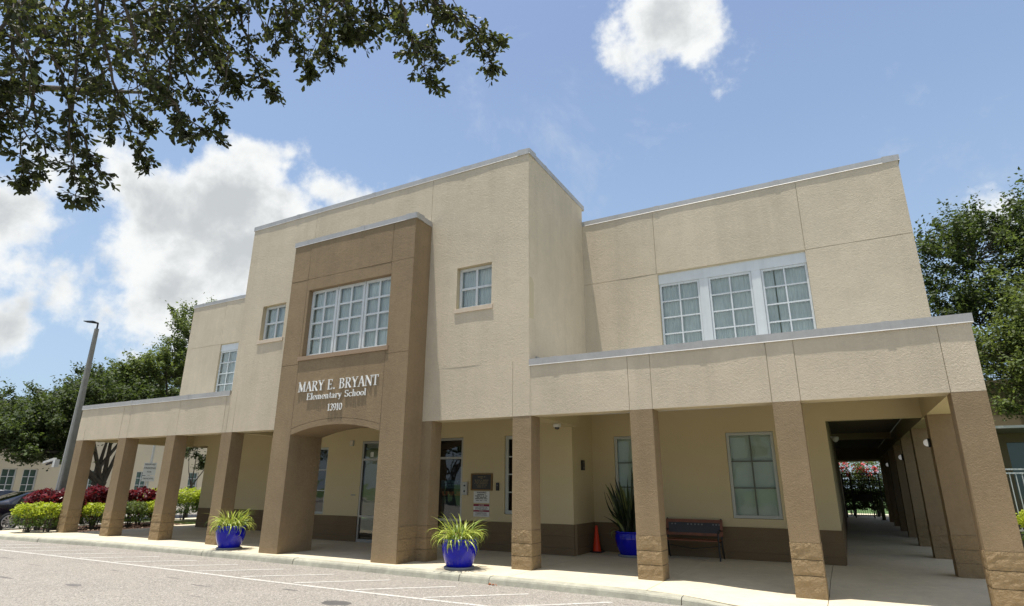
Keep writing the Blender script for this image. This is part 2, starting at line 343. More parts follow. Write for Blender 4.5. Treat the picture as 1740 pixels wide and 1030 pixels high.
# painted stripes
def stripe(p,q,w):
    d=Vector((q[0]-p[0],q[1]-p[1],0)).normalized(); n=Vector((-d.y,d.x,0))*w/2
    me=bpy.data.meshes.new('painted_stripe'); k=14; vs=[];fs=[]
    for i in range(k+1):
        t=i/k; x=p[0]+(q[0]-p[0])*t; y=p[1]+(q[1]-p[1])*t; a=1+rnd.uniform(-.14,.10); b=1+rnd.uniform(-.14,.10)
        vs+=[(x+n.x*a,y+n.y*a,-.126),(x-n.x*b,y-n.y*b,-.126)]
        if i: fs.append((2*i-2,2*i-1,2*i+1,2*i))
    me.from_pydata(vs,[],fs); me.update(); return link_mesh('painted_stripe',me,m_paint,road)
for i in range(16):
    x0=-30+i*2.2; stripe((x0,-2.93+.03*math.sin(i)),(x0+2.2,-2.93+.03*math.sin(i+1)),.095) if x0<3 else None
for i in range(-12,3):
    x0=-1.75+i*1.475; stripe((x0+.05,-2.83),(x0+1.36,-1.66),.085)
def blob(name,c,rx,ry,z,m,seed,parent):
    r=random.Random(seed); n=22; vs=[(c[0]+rx*math.cos(6.283*i/n)*r.uniform(.75,1.1),c[1]+ry*math.sin(6.283*i/n)*r.uniform(.75,1.1),z) for i in range(n)]
    me=bpy.data.meshes.new(name); me.from_pydata(vs,[],[tuple(range(n))]); me.update(); return link_mesh(name,me,m,parent)
blob('oil_stain',(-4.05,-3.86),.28,.18,-.1285,m_oil,3,road)
m_tar=mat('tar_smear',(.13,.12,.11),.8,var=[(12,.3)])
for i,(x,y,a,b) in enumerate([(-8.6,-3.6,.25,.03),(-7.3,-3.9,.3,.035),(-10.5,-3.6,.3,.02),(-13,-4,.3,.02),(-6.4,-4.6,.2,.02),(-11.5,-5.2,.5,.05),(-9.3,-5.0,.25,.10),(-15,-3.7,.4,.03),(-5.6,-3.4,.22,.05),(-16.5,-5,.5,.06)]): blob('tar_smear',(x,y),a,b,-.1285,m_tar,20+i,road)

# ------------------------------------------------------------------ school building
B=thing('school_building','two storey beige stucco school with a tan entrance tower and columned front walkway','school building',(-7.8,0,0))
def cuts(a,b,step,extra):
    s={round(a,4),round(b,4)}; n=max(1,int(round((b-a)/step)))
    for i in range(n+1): s.add(round(a+(b-a)*i/n,4))
    ex=[round(e,4) for e in extra if a<e<b]
    out=sorted(s)
    for e in ex:
        out=[v for v in out if abs(v-e)>.04 or v in (round(a,4),round(b,4))]+[e]
    return sorted(set(out))
def slab(name,u0,u1,z0,z1,front,back,m,parent,ax='y',op=(),amp=.0,step=.3,hole=None,seed=0):
    """wall slab facing -y (ax='y', u=x) or +x (ax='x', u=y) ; front coordinate 'front', rear 'back'; op=list of openings (u0,u1,z0,z1)"""
    us=cuts(u0,u1,step,[e for o in op for e in o[:2]]); zs=cuts(z0,z1,step,[e for o in op for e in o[2:]])
    nu,nz=len(us)-1,len(zs)-1
    msk=[[not any(o[0]-1e-4<(us[i]+us[i+1])/2<o[1]+1e-4 and o[2]-1e-4<(zs[j]+zs[j+1])/2<o[3]+1e-4 for o in op) for j in range(nz)] for i in range(nu)]
    def P(u,z,d): return (u,d,z) if ax=='y' else (d,u,z)
    sg=1 if back>front else -1
    def D(i,j):
        if not amp: return front
        u,z=us[i],zs[j]
        e=i in (0,nu) or j in (0,nz)
        v=mnoise.noise(Vector((u*.9+seed,z*.9,seed*3.1)))+.5*mnoise.noise(Vector((u*2.6,z*2.6,seed+7)))
        return front-sg*max(-amp,min(amp,v*amp*1.6))+ (0 if not e else 0)
    m_=MB(); vs=[]; idx={}
    for i in range(nu+1):
        for j in range(nz+1): idx[i,j]=len(vs); vs.append(P(us[i],zs[j],D(i,j)))
    N=len(vs)
    for i in range(nu+1):
        for j in range(nz+1): vs.append(P(us[i],zs[j],back))
    fs=[];sm=[]
    fl=(ax=='y')
    for i in range(nu):
        for j in range(nz):
            if not msk[i][j]: continue
            a,b,c,d=idx[i,j],idx[i+1,j],idx[i+1,j+1],idx[i,j+1]
            fs.append((a,b,c,d)); sm.append(amp>0)
            for (di,dj,p,q) in ((-1,0,d,a),(1,0,b,c),(0,-1,a,b),(0,1,c,d)):
                ii,jj=i+di,j+dj
                if ii<0 or jj<0 or ii>=nu or jj>=nz or not msk[ii][jj]:
                    fs.append((q,p,p+N,q+N)); sm.append(False)
    me=bpy.data.meshes.new(name); o=wloc(parent)
    used=sorted({k for f in fs for k in f}); rm={k:i for i,k in enumerate(used)}
    me.from_pydata([(vs[k][0]-o.x,vs[k][1]-o.y,vs[k][2]-o.z) for k in used],[],[tuple(rm[k] for k in f) for f in fs])
    me.polygons.foreach_set('use_smooth',[False]*len(fs)); me.update()
    if amp:  # smooth only the face, keep the rims crisp
        me.polygons.foreach_set('use_smooth',sm)
        me.set_sharp_from_angle(angle=math.radians(40))
    return link_mesh(name,me,m,parent)
G=.005; PD=.017
def panels(rects,front,m,parent,ax='y',op=(),amp=.0035,core=None,corem=None,back=.25,sg=1,name='stucco_panel'):
    for k,(a,b,c,d) in enumerate(rects):
        o=[x for x in op if x[0]<b and x[1]>a and x[2]<d and x[3]>c]
        slab(name,a,b,c,d,front,front+sg*PD,m,parent,ax,o,amp,.3,seed=k*3+front)
    if core:
        slab('wall_core',*core,front+sg*PD,front+sg*back,corem or m_core,parent,ax,op,0,50)
def gp(us,zs,skip=()):
    """rects between cut lines with a small joint left between them"""
    return [(us[i]+(G if i else 0),us[i+1]-(G if i<len(us)-2 else 0),zs[j]+(G if j else 0),zs[j+1]-(G if j<len(zs)-2 else 0)) for i in range(len(us)-1) for j in range(len(zs)-1) if (i,j) not in skip]
def flashing(a,b,y,z,ax='y',h=.135,sg=1,depth=.34,seg=3.05,parent=B,first=None,ov=.012):
    """metal parapet coping; runs a..b with face at y"""
    x=a; ks=[]
    if first: ks=[a,a+first]; x=a+first
    else: ks=[a]
    while x+seg<b-.4: x+=seg; ks.append(x)
    ks.append(b)
    def pr(m,u0,u1,e):
        f=y-sg*(ov+e*.5); 
        prof=[(f-sg*.006,z-.012),(f,z+.004),(f,z+h+e),(y+sg*depth,z+h+.02+e),(y+sg*depth,z-.01)]
        vs=[]
        for u in (u0,u1):
            for d,zz in prof: vs.append((u,d,zz) if ax=='y' else (d,u,zz))
        n=len(prof); fs=[(i,i+n,(i+1)%n+n,(i+1)%n) for i in range(n)]+[tuple(range(n)),tuple(reversed(range(n,2*n)))]
        m.add(vs,fs)
    for i in range(len(ks)-1):
        m=MB(); pr(m,ks[i]+.002,ks[i+1]-.002,0)
        m.build('parapet_flashing',m_flash,parent)
        if i: m=MB(); pr(m,ks[i]-.06,ks[i]+.06,.009); m.build('flashing_lap',m_flash,parent)

XM0,XM1=-12.66,-2.68; ZB=3.05; ZP=4.15; ZM=9.46; ZW=8.88; ZT=8.08
# --- main block front
sw=[(-11.75,-10.75,5.70,6.77),(-4.68,-3.68,5.70,6.77)]
r=gp([XM0,-9.85],[4.27,ZM])+gp([-9.85+2*G,-5.56],[8.0,ZM])+gp([-5.56+2*G,XM1],[4.27,ZM])
panels(r,0.0,m_beige,B,op=sw,core=(XM0,-9.80,4.2,ZM))
slab('wall_core',-9.80,-5.54,7.9,ZM,PD,.25,m_core,B,step=50); slab('wall_core',-5.54,XM1,4.2,ZM,PD,.25,m_core,B,op=sw,step=50)
# --- canopy fascia (joints at the column edges)
LX=[-20.8,-20.35,-18.15,-17.7,-15.5,-15.05,-12.83]; 
panels(gp(LX+[-12.66],[ZB,ZP]),0.0,m_beige,B,core=(-20.8,-12.66,ZB+.002,ZP),back=.43)
panels(gp([-12.66+2*G,-12.38,-9.82],[ZB,4.27]),0.0,m_beige,B,core=(-12.66,-9.81,ZB+.002,4.2),back=.43)
panels(gp([-5.53,-3.09,-2.68],[ZB,4.27]),0.0,m_beige,B,core=(-5.53,-2.68,ZB+.002,4.2),back=.43)
panels(gp([-2.68+2*G,-2.64,-.46,0,2.14,2.6,4.73,5.18][1:],[ZB,ZP]),0.0,m_beige,B,core=(-2.68,5.18,ZB+.002,ZP),back=.43)
slab('stucco_panel',-2.68+.001,-2.64-G,ZB,ZP,0,PD,m_beige,B)
# --- block side walls and roofs
panels([(PD+.0004,3.45,4.0,ZM)],XM1+.0008,m_beige,B,ax='x',sg=-1,amp=.002,core=(.25,3.45,4.0,ZM),back=.2)
slab('wall_core',.25,3.45,4.0,ZM,XM0,XM0+.2,m_core,B,ax='x',step=50)
m=MB(); m.box(XM0+.2,XM1-.2,.25,3.8,9.15,9.25); m.build('roof_deck',m_core,B)
slab('wall_core',XM0+.2,XM1-.2,8.0,9.45,3.65,3.8,m_core,B,step=50)
flashing(XM0-.04,XM1+.038,0,ZM,first=2.0); flashing(-.02,3.62,XM1,ZM,ax='x',sg=-1,depth=.3,first=1.0)
m=MB(); m.box(XM1+.0005,XM1+.045,.32,3.44,4.22,4.40); m.build('counter_flashing',m_flash,B)
# --- right wing
wop=[(-.57,2.99,4.55,7.02)]
panels([(-2.72,-.60-G,7.05+G,ZW),(-.60+G,3.0-G,7.05+G,ZW),(3.0+G,5.17,7.05+G,ZW),(-2.72,-.60+.02,4.1,7.05-G),(3.0-.01,5.17,4.1,7.05-G)],3.45,m_beige,B,op=wop,core=(-2.72,5.15,4.0,ZW),back=.3)
flashing(-2.68,5.21,3.45,ZW,first=2.2); flashing(3.43,30,5.17,ZW,ax='x',sg=-1,depth=.3)
slab('stucco_panel',3.75,30,3.06,ZW,5.17,5.0,m_beige,B,ax='x',step=4)
slab('stucco_panel',3.4501,3.75,3.06,ZW,5.17,5.152,m_beige,B,ax='x',step=4)
m=MB(); m.box(-2.88,5.0,3.75,30,8.6,8.7); m.box(-2.88,5.169,29.8,30.0,3.06,8.88); m.box(-2.88,2.66,29.8,30.0,0,3.06); m.build('wing_shell',m_core,B)
# --- left wing (mirror)
wop2=[(-18.55,-14.98,4.55,7.02)]
panels([(-20.75,-18.58-G,7.05+G,ZW),(-18.58+G,-14.95-G,7.05+G,ZW),(-14.95+G,-12.4,7.05+G,ZW),(-20.75,-18.56,4.1,7.05-G),(-14.97,-12.4,4.1,7.05-G)],3.45,m_beige,B,op=wop2,core=(-20.73,-12.4,4.0,ZW),back=.3)
flashing(-20.8,-12.66,3.45,ZW); 
slab('stucco_panel',3.45,30,3.06,ZW,-20.75,-20.6,m_beige,B,ax='x',step=4)
m=MB(); m.box(-20.6,-12.4,3.75,30,8.6,8.7); m.box(-20.6,-12.4,29.8,30.0,3.06,8.88); m.build('wing_shell',m_core,B)
# --- canopy roofs, ceiling, flashings, beams
flashing(-20.84,-12.70,0,ZP-.01,ov=.020,h=.14); flashing(-2.68,5.22,0,ZP-.01,ov=.020,h=.14,first=.62)
m_ceil=mat('canopy_ceiling_paint',(.50,.43,.30),.9,bump=[('d',14,.005,.4)])
m=MB(); m.box(-20.8,-12.67,.431,3.449,4.0,4.08); m.box(-2.67,5.18,.431,3.449,4.0,4.08); m.build('canopy_roof',mat('grey_roof_membrane',(.42,.43,.43),.9,var=[(.8,.1)]),B)
m=MB(); m.box(-20.8,5.18,.431,4.14,3.50,3.56); m.build('canopy_ceiling',m_ceil,B)
m_ol=mat('shade_darkened_beige',(.27,.225,.13),.92,bump=[('d',14,.005,.4)])  # corridor shade put into the colour: darker copy of the inside beige
def beam(x0,x1,y0,y1,z0=ZB+.001,z1=3.499,m=m_beige_in): q=MB(); q.box(x0,x1,y0,y1,z0,z1); return q.build('beam',m,B)
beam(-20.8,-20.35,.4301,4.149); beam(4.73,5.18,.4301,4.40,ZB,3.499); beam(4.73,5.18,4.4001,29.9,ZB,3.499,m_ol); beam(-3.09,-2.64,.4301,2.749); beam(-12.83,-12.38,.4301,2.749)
m_cd=mat('shade_darkened_ceiling',(.13,.12,.08),.9)  # ceiling colour darkened to stand for the deep corridor shade
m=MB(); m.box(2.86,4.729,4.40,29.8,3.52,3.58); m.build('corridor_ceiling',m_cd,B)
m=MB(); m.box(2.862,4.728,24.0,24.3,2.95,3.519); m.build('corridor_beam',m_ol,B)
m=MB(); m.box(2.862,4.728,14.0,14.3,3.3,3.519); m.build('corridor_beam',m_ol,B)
m=MB(); m.box(-20.75,-19.4,4.40,29.8,3.52,3.58); m.build('corridor_ceiling',m_ceil,B)
# --- ground floor walls
CZ=[0,.17,.44,.71]
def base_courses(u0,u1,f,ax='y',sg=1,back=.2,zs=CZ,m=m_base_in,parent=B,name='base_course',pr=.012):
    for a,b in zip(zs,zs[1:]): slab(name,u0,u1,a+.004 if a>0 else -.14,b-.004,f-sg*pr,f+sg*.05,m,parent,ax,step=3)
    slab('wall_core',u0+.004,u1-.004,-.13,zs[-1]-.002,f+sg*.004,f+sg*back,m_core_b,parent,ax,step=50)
gop=[(-9.85,-6.15,0,2.88),(-4.83,-3.80,.90,2.89),(-12.30,-11.27,.73,2.75)]
slab('lower_wall',-12.70,-2.87,.71,3.5,2.75,2.95,m_beige_in,B,op=gop,step=50)
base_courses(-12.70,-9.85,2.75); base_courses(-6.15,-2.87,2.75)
rop=[(-2.25,-1.19,.90,2.89),(.63,1.72,.90,2.89)]
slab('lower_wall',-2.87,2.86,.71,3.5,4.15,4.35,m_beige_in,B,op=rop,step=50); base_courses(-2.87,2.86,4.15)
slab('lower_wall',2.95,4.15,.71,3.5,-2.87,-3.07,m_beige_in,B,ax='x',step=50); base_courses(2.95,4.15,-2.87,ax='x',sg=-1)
slab('lower_wall',2.7505,2.95,.71,3.5,-2.8701,-2.9,m_beige_in,B,ax='x',step=50)
slab('header_wall',2.86,4.73,3.08,3.5,4.15,4.35,m_beige_in,B,step=50)
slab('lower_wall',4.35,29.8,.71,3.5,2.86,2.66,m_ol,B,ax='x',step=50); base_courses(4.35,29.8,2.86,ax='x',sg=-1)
slab('lower_wall',-19.40,-12.70,.71,3.5,4.15,4.35,m_beige_in,B,step=50); base_courses(-19.40,-12.70,4.15)
slab('lower_wall',4.35,29.8,.0,3.5,-19.40,-19.2,m_beige_in,B,ax='x',step=50)
slab('header_wall',-20.349,-19.40,3.08,3.5,4.15,4.35,m_beige_in,B,step=50)
slab('lower_wall',2.95,4.15,0,3.5,-12.70,-12.5,m_beige_in,B,ax='x',step=50)
# rooms behind the glass are closed and dark
m=MB(); m.box(-12.4,-3.1,6.5,6.6,-.1,3.5); m.box(-12.4,-3.1,2.96,6.5,-.10,-.005); m.box(-12.5,-3.0,4.36,6.6,3.42,3.49); m.build('lobby_shell',m_dark2,B)
# --- columns
KZ=[0,.25,.49,.75]
def column(x0,x1,y0,y1,z1=ZB,shaft=m_brown,zb=-.14):
    c=slab('column',x0,x1,.75,z1,y0,y1,shaft,B,amp=.0025,step=.25,seed=x0)
    s=MB(); s.box(x0+.0005,x1-.0005,y0+.02,y1,.755,z1-.001); s.build('shaft_core',m_brown,c)
    for a,b in zip(KZ,KZ[1:]):
        aa=a+.005 if a else zb; e=.006
        q=MB(); n=7; k=5
        # split face block course with an uneven face
        def F(u,v,dirn):
            return .010*mnoise.noise(Vector((u*9+dirn*7,v*13,x0*3)))+.004
        vs=[];fs=[]
        def grid(o,U,V,nrm,nu,nv,dirn):
            base=len(vs)
            for i in range(nu+1):
                for j in range(nv+1):
                    p=Vector(o)+Vector(U)*(i/nu)+Vector(V)*(j/nv)
                    ed=(i in (0,nu)) or (j in (0,nv))
                    p+=Vector(nrm)*(0 if ed else F((p.x+p.y),p.z,dirn)); vs.append(tuple(p))
            for i in range(nu):
                for j in range(nv):
                    a_=base+i*(nv+1)+j; fs.append((a_,a_+nv+1,a_+nv+2,a_+1))
        X0,X1,Y0,Y1=x0-e,x1+e,y0-e,y1+e; H=b-.005-aa
        grid((X0,Y0,aa),(X1-X0,0,0),(0,0,H),(0,-1,0),n,k,0); grid((X1,Y0,aa),(0,Y1-Y0,0),(0,0,H),(1,0,0),n,k,1)
        grid((X1,Y1,aa),(X0-X1,0,0),(0,0,H),(0,1,0),2,1,2); grid((X0,Y1,aa),(0,Y0-Y1,0),(0,0,H),(-1,0,0),n,k,3)
        q.add(vs,fs); q.add([(X0,Y0,b-.005),(X1,Y0,b-.005),(X1,Y1,b-.005),(X0,Y1,b-.005)],[(0,1,2,3)])
        q.build('base_block',m_base,c)
    q=MB(); q.box(x0+.012,x1-.012,y0+.012,y1-.012,zb,.75); q.build('base_core',m_core_b,c)
for a in (-20.8,-18.15,-15.5,-12.83,-3.09,-.46,2.14,4.73): column(a,a+.45,0,.425)
column(-5.75,-5.25,.001,.41); column(-10.1,-9.65,.001,.41)
for i in range(7): column(4.73,5.18,3.37+i*3.51,3.37+i*3.51+.43,z1=ZB)
column(-20.8,-20.35,3.37,3.80)
# --- entrance tower
TX0,TX1=-9.81,-5.53; LX1,RX0=-9.17,-6.23; TF=-.67; xc=(LX1+RX0)/2; hw=(RX0-LX1)/2
zarch=lambda x:2.81+.21*(1-((x-xc)/hw)**2)
zgr=lambda x:zarch(x)+.15
top=[(-9.08,-6.21,4.83,6.68)]
panels([(TX0,LX1-G,-.14,4.63-G),(TX0,LX1-G,4.63+G,7.0-G),(TX0,LX1-G,7.0+G,ZT),(RX0+G,TX1,-.14,4.63-G),(RX0+G,TX1,4.63+G,7.0-G),(RX0+G,TX1,7.0+G,ZT),
 (LX1+G,RX0-G,7.0+G,ZT),(LX1+G,RX0-G,4.72,7.0-G)],TF,m_brown,B,op=top)
slab('wall_core',TX0,TX1,3.2,ZT,TF+PD,TF+.25,m_core_b,B,op=top,step=50)
NX=24
def strip(name,fa,fb,m,y0,y1):
    vs=[];fs=[]
    for i in range(NX+1):
        x=LX1+G+(RX0-LX1-2*G)*i/NX; vs+=[(x,y0,fa(x)),(x,y0,fb(x)),(x,y1,fb(x)),(x,y1,fa(x))]
        if i:
            q=4*i; fs+=[(q-4,q,q+1,q-3),(q-3,q+1,q+2,q-2),(q-1,q+3,q,q-4)]
    MB().add(vs,fs).build(name,m,B)
strip('stucco_panel',lambda x:zgr(x)+G,lambda x:4.719,m_brown,TF,TF+PD)
strip('arch_ring',zarch,lambda x:zgr(x)-G,m_brown,TF,TF+PD)
strip('arch_core',lambda x:zarch(x)+.0005,lambda x:3.3,m_core_b,TF+PD,TF+.25)
# arch soffit and rear wall above
vs=[];fs=[]
for i in range(NX+1):
    x=LX1+(RX0-LX1)*i/NX; vs+=[(x,TF+.05,zarch(x)-.0004),(x,.41,zarch(x)-.0004),(x,.41,3.6)]
    if i: q=3*i; fs+=[(q-3,q-2,q+1,q),(q-2,q-1,q+2,q+1)]
MB().add(vs,fs).build('arch_soffit',m_brown,B)
for a,b in ((TX0,LX1),(RX0,TX1)):
    m=MB(); m.box(a+.0004,b-.0004,TF+PD,.409,-.14,3.6); l=m.build('tower_leg',m_brown,B)
slab('stucco_panel',TF+PD,-.0005,-.14,ZT,TX1+.001,TX1-.02,m_brown,B,ax='x',step=4); slab('stucco_panel',TF+PD,-.0005,4.2,ZT,TX0-.001,TX0+.02,m_brown,B,ax='x',step=4)
for a,b in zip(KZ,KZ[1:]): slab('base_course',TF+.015,-.001,a+.005 if a else -.14,b-.005,TX1+.012,TX1,m_base,B,ax='x',step=2)
m=MB(); m.box(TX0+.02,TX1-.02,TF+.25,.0,7.6,7.7); m.box(TX0+.02,TX1-.02,-.21,-.001,7.7,ZT); m.box(TX0+.021,TX0+.2,TF+.25,-.22,3.2,ZT); m.box(TX1-.2,TX1-.021,TF+.25,-.22,3.2,ZT); m.build('tower_shell',m_core_b,B)
flashing(TX0-.04,TX1+.038,TF,ZT,depth=.3,first=2.55); flashing(TF-.02,-.001,TX1,ZT,ax='x',sg=-1,depth=.3)
# --- sills
def sill(x0,x1,y,z0,z1,m,out=.028,inn=.14): q=MB(); q.box(x0,x1,y-out,y+inn,z0,z1); return q.build('sill',m,B)
sill(-11.80,-10.70,0,5.595,5.698,m_sill); sill(-4.72,-3.64,0,5.595,5.698,m_sill); sill(-9.20,-6.15,TF,4.722,4.828,m_sill_b,.03)
for a,b in ((.60,1.76),(-2.28,-1.16)): sill(a,b,4.15,.735,.898,m_beige_in,.02,.1)
sill(-4.86,-3.77,2.75,.735,.898,m_beige_in,.02,.1)
# --- windows
m_bar=mat('dark_glazing_bar',(.10,.115,.09),.6)
def window(x0,x1,z0,z1,y,cols,rows,parent=B,name='window',fr=.055,mun=.035,head=0,mull=0,sashes=1,gm=m_glass,fm=m_white,cur=m_curtain,depth=.10,zrows=None,fold=True,gap=False,bm=None):
    bm=bm or fm;
    """framed window set 'depth' behind the face y"""
    w=bpy.data.objects.new(name,None); C.objects.link(w); w.parent=parent; w.location=Vector(((x0+x1)/2,y+depth,z0))-wloc(parent)
    yf=y+depth
    z1_=z1
    if head:
        q=MB(); q.box(x0,x1,yf-.055,yf+.02,z1-head,z1); q.build('head_panel',fm,w); z1_=z1-head
    wsum=(x1-x0)-mull*(sashes-1); sw_=wsum/sashes
    for s in range(sashes):
        a=x0+s*(sw_+mull); b=a+sw_
        if s and mull: q=MB(); q.box(a-mull,a,yf-.05,yf+.02,z0,z1_-.001); q.build('mullion_post',fm,w)
        e=.006; 
        q=MB(); q.box(a+e,a+fr,yf-.03,yf+.04,z0+e,z1_-e); q.box(b-fr,b-e,yf-.03,yf+.04,z0+e,z1_-e)
        q.box(a+fr,b-fr,yf-.03,yf+.04,z0+e,z0+fr); q.box(a+fr,b-fr,yf-.03,yf+.04,z1_-fr,z1_-e)
        q.build('sash_frame',fm,w)
        zr=zrows or [z0+fr+(z1_-z0-2*fr)*k/rows for k in range(1,rows)]
        for k in range(1,cols):
            xm=a+fr+(b-a-2*fr)*k/cols; q=MB(); q.box(xm-mun/2,xm+mun/2,yf-.021,yf+.03,z0+fr,z1_-fr); q.build('glazing_bar',bm,w)
        for zz in zr:
            q=MB(); q.box(a+fr,b-fr,yf-.019,yf+.028,zz-mun/2,zz+mun/2); q.build('glazing_bar',bm,w)
        q=MB(); q.box(a,b,yf-.001,yf+.035,z0,z0+e); q.box(a,b,yf-.001,yf+.035,z1_-e,z1_); q.box(a,a+e,yf-.001,yf+.035,z0+e,z1_-e); q.box(b-e,b,yf-.001,yf+.035,z0+e,z1_-e); q.build('gasket',m_dark,w)
        xs=[a+fr]+[a+fr+(b-a-2*fr)*k/cols for k in range(1,cols)]+[b-fr]; zs=[z0+fr]+list(sorted(zr))+[z1_-fr]
        for i in range(len(xs)-1):
            for j in range(len(zs)-1):
                q=MB(); q.add([(xs[i],yf+.005,zs[j]),(xs[i+1],yf+.005,zs[j]),(xs[i+1],yf+.005,zs[j+1]),(xs[i],yf+.005,zs[j+1])],[(0,1,2,3)]); q.build('pane',gm,w)
        if cur:
            n=60; vs=[];fs=[]
            g0,g1=(a+.02,b-.02)
            for i in range(n+1):
                x=g0+(g1-g0)*i/n; yy=yf+.085+(.013*math.sin(i*1.25+s)+.010*math.sin(i*.47+s*2) if fold else 0)
                vs+=[(x,yy,z0+.01),(x,yy,z1_-.01)]
                if i: 
                    if gap and s==2 and 15<i<18: continue
                    fs.append((2*i-2,2*i,2*i+1,2*i-1))
            MB().add(vs,fs,0,True).build('curtain',cur,w)
    return w
window(-.57,2.99,4.55,7.02,3.45,2,5,head=.27,mull=.22,sashes=3,zrows=[6.27,5.83,5.39,4.95],gap=True)
window(-18.55,-14.98,4.55,7.02,3.45,2,5,head=.27,mull=.22,sashes=3,zrows=[6.27,5.83,5.39,4.95])
window(-11.75,-10.75,5.70,6.77,0,2,2,depth=.16,fr=.07,mun=.055)
window(-4.68,-3.68,5.70,6.77,0,2,2,depth=.16,fr=.07,mun=.055)
window(-9.08,-6.21,4.83,6.68,TF,2,4,mull=.012,sashes=3,depth=.17,fr=.075,mun=.05)
m_glass_k=glassmat('dark_window_glass',(.12,.15,.14),1.5)
window(.63,1.72,.90,2.89,4.15,2,3,depth=.06,fr=.075,mun=.03,gm=m_glass_s,fm=m_white_in,cur=m_blind,fold=False,bm=m_bar)
window(-2.25,-1.19,.90,2.89,4.15,2,3,depth=.06,fr=.075,mun=.03,gm=m_glass_s,fm=m_white_in,cur=m_blind,fold=False,bm=m_bar)
window(-4.83,-3.80,.90,2.89,2.75,1,4,depth=.08,fr=.09,mun=.03,gm=m_glass_k,fm=m_white_in,cur=None)
window(-12.30,-11.27,.73,2.75,2.75,2,3,depth=.08,fr=.07,mun=.03,gm=m_glass_d,fm=m_white_in,cur=None)
# storefront
S=bpy.data.objects.new('storefront_entrance',None); C.objects.link(S); S.parent=B; S.location=Vector((-8,2.8,0))-wloc(B)
ys=2.80
def bar(x0,x1,z0,z1,nm='frame_bar',y0=ys-.04,y1=ys+.06): q=MB(); q.box(x0,x1,y0,y1,z0,z1); q.build(nm,m_alu,S)
def pane(x0,x1,z0,z1): MB().add([(x0,ys,z0),(x1,ys,z0),(x1,ys,z1),(x0,ys,z1)],[(0,1,2,3)]).build('pane',m_glass_d,S)
XS=[-9.85,-8.95,-8.0,-7.05,-6.15]
for x in XS: bar(x-.03 if -9.8<x<-6.2 else (x if x<-9 else x-.06),(x+.03 if -9.8<x<-6.2 else (x+.06 if x<-9 else x)),0,2.88)
for a,b in zip(XS,XS[1:]):
    bar(a+.0605,b-.0605,2.82,2.88,y1=ys+.055); bar(a+.0605,b-.0605,2.31,2.37,y1=ys+.055); bar(a+.0605,b-.0605,0,.08,y1=ys+.055)
    pane(a+.03,b-.03,2.37,2.82)
    if a<-9 or b>-7: bar(a+.0605,b-.0605,.68,.74,y1=ys+.055); pane(a+.03,b-.03,.08,.68); pane(a+.03,b-.03,.74,2.31)
    else: pane(a+.03,b-.03,.08,2.31); bar(a+.065,b-.065,1.0,1.05,'door_rail',ys-.07,ys-.045)
q=MB(); q.box(-6.9,-6.24,ys+.03,ys+.035,1.52,1.75); q.build('poster',m_blue,S)
q=MB(); q.box(-6.86,-6.26,ys+.03,ys+.035,.78,1.30); q.build('poster',m_teal,S)
def text(body,size,loc,m,parent,name='lettering',rx=math.pi/2,rz=0,ext=.002,align='CENTER'):
    cu=bpy.data.curves.new(name,'FONT'); cu.body=body; cu.size=size; cu.extrude=ext; cu.align_x=align; cu.align_y='CENTER'; cu.resolution_u=2
    t=bpy.data.objects.new('tmp',cu); C.objects.link(t); bpy.context.view_layer.update()
    me=bpy.data.meshes.new_from_object(t.evaluated_get(bpy.context.evaluated_depsgraph_get())); bpy.data.objects.remove(t); bpy.data.curves.remove(cu)
    me.name=name; me.materials.clear(); me.materials.append(m)
    o=bpy.data.objects.new(name,me); C.objects.link(o); o.parent=parent; o.location=Vector(loc)-(wloc(parent) if parent else Vector()); o.rotation_euler=(rx,0,rz)
    return o
def inkline(x0,x1,z,h,y,m,parent,seed=0):
    """a line of lettering too small to read: word-length strokes of uneven height"""
    r=random.Random(seed); q=MB(); x=x0
    while x<x1:
        w_=min(r.uniform(.5,1.4)*h,x1-x); q.box(x,x+w_*.8,y-.0012,y,z-h*r.uniform(.35,.5),z+h*r.uniform(.3,.5)); x+=w_+(h*.8 if r.random()<.2 else 0)
    return q.build('lettering',m,parent)
inkline(-6.8,-6.34,1.70,.05,ys+.029,m_lb,S,1); inkline(-6.76,-6.38,1.62,.045,ys+.029,m_lb,S,2); inkline(-6.74,-6.42,1.56,.02,ys+.029,m_lb,S,3)
inkline(-6.86,-6.2,1.41,.08,ys+.029,m_or,S,4); inkline(-6.84,-6.24,1.36,.05,ys+.029,m_or,S,5)
q=MB(); q.box(-9.55,-9.43,ys-.003,ys-.001,2.42,2.56); q.build('sticker',m_signw,S)
for x,z0,z1 in ((.15,.0,.0),): pass
